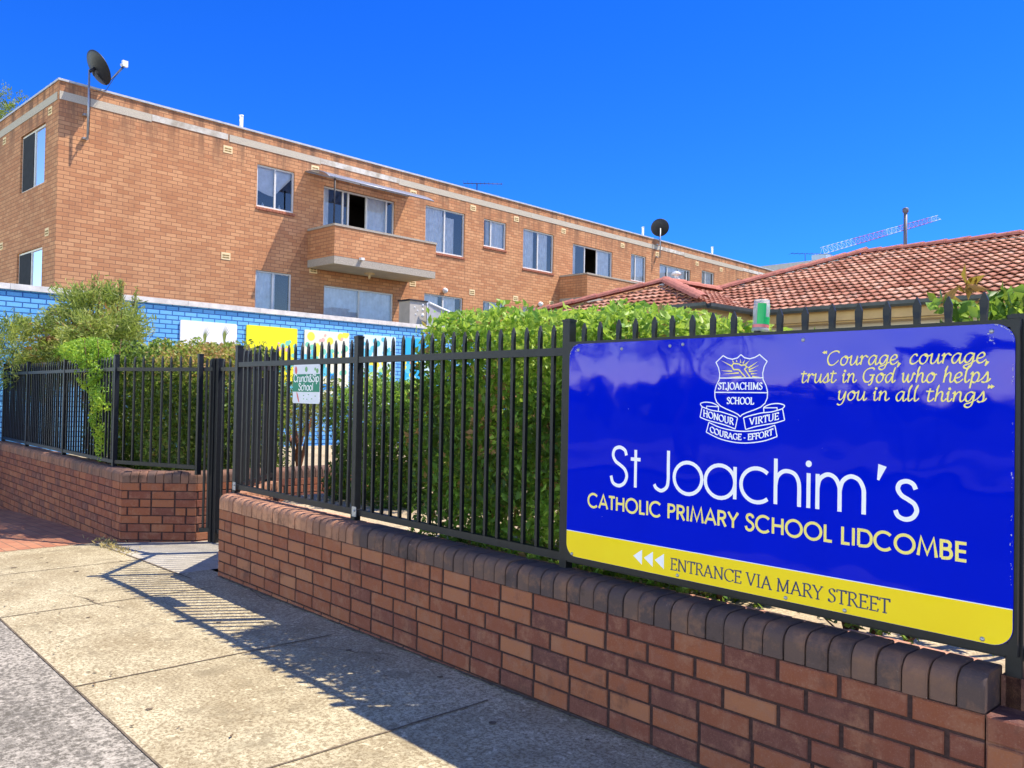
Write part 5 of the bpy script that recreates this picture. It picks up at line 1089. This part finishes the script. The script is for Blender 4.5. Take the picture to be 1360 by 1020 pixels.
# low plants under the sign
for i, (x, y, n, s, lab) in enumerate(((-2.72, 3.28, 60, .05, 'small bright leafy weed behind the coping at the left end of the sign'), (-2.42, 3.35, 160, .04, 'low dry weed patch behind the coping under the left part of the sign'), (-1.47, 3.34, 70, .075, 'spiky green plant behind the coping under the middle of the sign'))):
    wd_ = empty('weed', (x, y, .5), label=lab, cat='weed', group='low plants under the sign'); r = np.random.RandomState(30+i); P = np.stack([x+r.normal(0, .13 if i else .06, n), y+r.normal(0, .04, n), .60+abs(r.normal(0, .035, n))], 1); leaves('leaf_tuft', P, s, [m_lime, m_olive, m_hedge][i], wd_, .5+r.normal(0, .2, n), [.5, .4, .22][i], .6, seed=20+i); stems(wd_, [(x, y)], .48, .16, n=5, r_=.006)
P_st = empty('shrub', (-1.45, 3.6, .5), label='bare stemmed plant rising behind the middle of the school sign', cat='shrub'); stems(P_st, [(-1.5, 3.42), (-1.4, 3.5), (-1.62, 3.45)], .48, .9, n=3, r_=.016, seed=6)
r = np.random.RandomState(77); P = np.stack([-1.5+r.normal(0, .2, 300), 3.6+r.normal(0, .1, 300), 1.25+r.normal(0, .14, 300)], 1); leaves('foliage', P, .08, m_hedge, P_st, .45+r.normal(0, .2, 300), .45, .2, seed=44)
# tree behind the flats
tb = empty('tree', (-53.5, 9.4, -.5), label='yellow green tree rising behind the left end of the apartment block', cat='tree')
blob_bush(tb, [(-53.4, 9.9, 17.0, 1.5, 1.5, 1.25), (-53.0, 11.0, 16.2, 1.2, 1.2, 1.0), (-54.0, 8.9, 16.8, 1.6, 1.6, 1.4), (-53.0, 9.5, 14.6, 2.4, 2.4, 2.0)], 30000, .16, m_brush, lambda P: .35+.2*snoise(P, .5, 6), .3, 21, 14, .22)
g = MB(); g.tube([(0, 0, 0), (.1, 0, 5), (-.2, 0, 10), (0, 0, 15)], .3, 8, r1=.06); g.build('trunk', m_bark, tb)

# ------------------------------------------------------------------ far things
gb = empty('distant_building', (-13.0, 44.5, 0), label='grey metal roofed building far behind the apartment block', cat='building')
g = MB(); g.box(-14, 14, 0, 10, -1, 9.0); g.build('wall', m_grey, gb)
g = MB(); g.hexa([(-14.3, -.3, 9.01), (14.3, -.3, 9.01), (14.3, 10.3, 9.01), (-14.3, 10.3, 9.01), (-14.3, -.3, 9.62), (14.3, -.3, 9.62), (14.3, 10.3, 10.0), (-14.3, 10.3, 10.0)]); g.build('roof', plain('grey_metal_roof', (.36, .36, .36), .5, .4, .3, var=.1), gb)
antenna('tv_antenna', 'dark roof aerial between the tower crane and the apartment block', (-23.9, 44.6, 9.6), .52, 2.4, R(47), 9, m_dark)
# tower crane
def ray(u, v): return FW+RT*((u-680)/1100)-UPV*((v-510)/1100)
J0, J1 = Vector((-72.8, 142.0, 28.4)), Vector((-59.7, 160.6, 35.75))
m_cw = plain('crane_white_hazed', (.46, .56, .72), .6, .2); m_cr = plain('crane_red_hazed', (.40, .20, .42), .6, .2)  # white and red with bluish distance haze mixed into the colours
cn = empty('tower_crane', (J0.x, J0.y, 0), label='distant red and white luffing tower crane above the house roof', cat='crane')
d_ = (J1-J0); Lj = d_.length; d_ /= Lj; sd_ = d_.cross(Vector((0, 0, 1))).normalized(); up_ = sd_.cross(d_)
g = MB(); o0 = J0-cn.location; n = 26
pt = lambda t, k: o0+d_*(Lj*t)+((up_*1.3) if k == 2 else sd_*(.8 if k else -.8))*(1-.35*t)
col_ = lambda t: 0 if t < .28 or .55 < t < .66 or t > .94 else 1
for i in range(n):
    t0, t1 = i/n, (i+1)/n; mi = col_((t0+t1)/2)
    for k in range(3): g.tube([pt(t0, k), pt(t1, k)], .07, 5, mi=mi)
    for k in (0, 1): g.tube([pt(t0, k), pt((t0+t1)/2, 2)], .035, 4, mi=mi); g.tube([pt((t0+t1)/2, 2), pt(t1, k)], .035, 4, mi=mi)
    g.tube([pt(t0, 0), pt(t0, 1)], .05, 4, mi=mi)
g.build('jib', [m_cw, m_cr], cn)
g = MB()
for sx in (-.9, .9):
    for sy in (-.9, .9): g.tube([(sx, sy, 0), (sx, sy, J0.z)], .12, 5)
for i in range(14):
    z = J0.z*i/14; z2 = J0.z*(i+1)/14
    for (a, b) in (((-.9, -.9), (.9, -.9)), ((.9, -.9), (.9, .9)), ((.9, .9), (-.9, .9)), ((-.9, .9), (-.9, -.9))): g.tube([(*a, z), (*b, z2)], .06, 4)
g.build('mast', m_cw, cn)
g = MB(); g.box(-1.4, 1.4, -1.2, 1.2, J0.z-1.6, J0.z-.1); g.build('cab', m_cw, cn)

# ------------------------------------------------------------------ across the street (seen in the gloss of the sign and in windows)
g = MB(); strip(g, -300, 300, [-26, -12], 0.); g.build('opposite_footpath', m_asph, kind='structure')
def street_tree(x, y, h, label, sd):
    t = empty('tree', (x, y, gh(x)-.1), label=label, cat='tree', group=None)
    blob_bush(t, [(x, y, h*.72, 1.9, 1.9, 1.5), (x-1.1, y+.4, h*.58, 1.3, 1.3, 1.0), (x+1.2, y-.3, h*.6, 1.3, 1.3, 1.1)], 9000, .16, m_darkleaf, lambda P: .4+.2*snoise(P, .4, 6), .4, sd, 12, .25)
    g = MB(); g.tube([(0, 0, 0), (.05, .02, h*.3), (.1, 0, h*.6)], .16, 8, r1=.07); g.tube([(.05, .02, h*.3), (-.7, .2, h*.55)], .09, 6, r1=.03); g.tube([(.05, .02, h*.32), (.8, -.2, h*.58)], .09, 6, r1=.03); g.build('trunk', m_bark, t)
street_tree(-14.5, -14.2, 6.0, 'dark street tree on the verge across the road, opposite the sign', 51)
street_tree(-21.0, -14.5, 5.5, 'smaller street tree across the road, further left', 52)
sh = empty('bus_shelter', (-6.2, -13.6, 0), label='open metal shelter on the verge across the road', cat='shelter')
g = MB(); g.hexa([(-1.7, -1.0, 2.5), (1.7, -1.0, 2.5), (1.7, 1.0, 2.75), (-1.7, 1.0, 2.75), (-1.7, -1.0, 2.62), (1.7, -1.0, 2.62), (1.7, 1.0, 2.87), (-1.7, 1.0, 2.87)]); g.build('roof', m_gut, sh)
for x in (-1.5, 1.5):
    for y in (-.85, .85): g = MB(); g.tube([(x, y, -.1), (x, y, 2.66+.08*y)], .045, 8); g.build('post', m_gut, sh)
g = MB(); g.box(-1.2, 1.2, -.7, -.3, .42, .47); g.box(-1.1, -1.0, -.6, -.4, -.1, .42); g.box(1.0, 1.1, -.6, -.4, -.1, .42); g.build('bench', m_gut, sh)
tl = empty('tree_belt', (-40, -70, 0), kind='stuff', label='low dark belt of trees along the far side', cat='trees'); 
P = []; r = np.random.RandomState(5)
for i in range(60):
    x = -160+4.2*i+r.normal(0, 1.5); hh = 1.6+1.3*r.rand()+(1.6 if abs(x+52) < 22 else 0); q = r.normal(size=(260, 3)); q /= np.linalg.norm(q, axis=1)[:, None]; q *= (r.rand(260)**.35)[:, None]; P.append(q*np.array([3.6, 2.5, hh*.55])+np.array([x, -72+r.normal(0, 2), hh*.5]))
P = np.concatenate(P); lf_ = leaves('tree_belt', P, .9, m_darkleaf, tl, .4+r.normal(0, .2, len(P)), .7, .2, seed=60)
lf_.parent = None; lf_.location = tl.location; tag(lf_, 'low dark belt of trees along the far side of the road', 'trees', kind='stuff'); bpy.data.objects.remove(tl)

g = MB(); x = -6.6
while x < -.9:
    w1 = random.uniform(.006, .028); w2 = random.uniform(.006, .028); g.face([(x, 2.846, gh(x)+.0035), (x+.11, 2.846, gh(x+.11)+.0035), (x+.11, 2.838-w2, gh(x+.11)+.0035), (x, 2.838-w1, gh(x)+.0035)]); x += .11
g.build('wall_foot_dirt', m_joint, kind='structure')
# ------------------------------------------------------------------ leaf litter and weeds on the path
lt = empty('leaf_litter', (-4, 1.8, 0)); r = np.random.RandomState(3)
n = 90; X = r.uniform(-8.5, -1.5, n); Yy = np.where(r.rand(n) < .5, 1.25+abs(r.normal(0, .12, n)), r.uniform(1.25, 2.75, n)); P = np.stack([X, Yy, [gh(x)+.006 for x in X]], 1)
fl_ = leaves('leaf_litter', P, .028, leafmat('litter_leaf', [(0, (.05, .035, .02)), (1, (.20, .13, .06))], .0), lt, r.rand(n), .45, -0., np.array([0, 0, 0]), .1, 70)
me = fl_.data; co = np.zeros(len(me.vertices)*3, np.float32); me.vertices.foreach_get('co', co); co = co.reshape(-1, 3); zc = co.reshape(-1, 4, 3)[:, :, 2].mean(1); co[:, 2] = np.repeat(zc, 4)+(co[:, 2]-np.repeat(zc, 4))*.15; me.vertices.foreach_set('co', co.ravel())
fl_.parent = None; fl_.location = lt.location; bpy.data.objects.remove(lt); tag(fl_, 'scattered dry leaves and twigs on the concrete footpath', 'leaf litter', kind='stuff')
gd = empty('weed', (-8.7, 2.66, gh(-8.7)), label='dry straw coloured weeds in the joint at the entry slab', cat='weed')
n = 160; x = -8.75+r.normal(0, .28, n); P = np.stack([x, 2.66+.0*x+r.normal(0, .05, n)-.12*(x+8.75)*.3, gh(-8.7)+.012+abs(r.normal(0, .010, n))], 1); leaves('tuft', P, .06, leafmat('straw', [(0, (.40, .30, .12)), (1, (.62, .50, .22))], .2), gd, r.rand(n), .12, .25, seed=71)
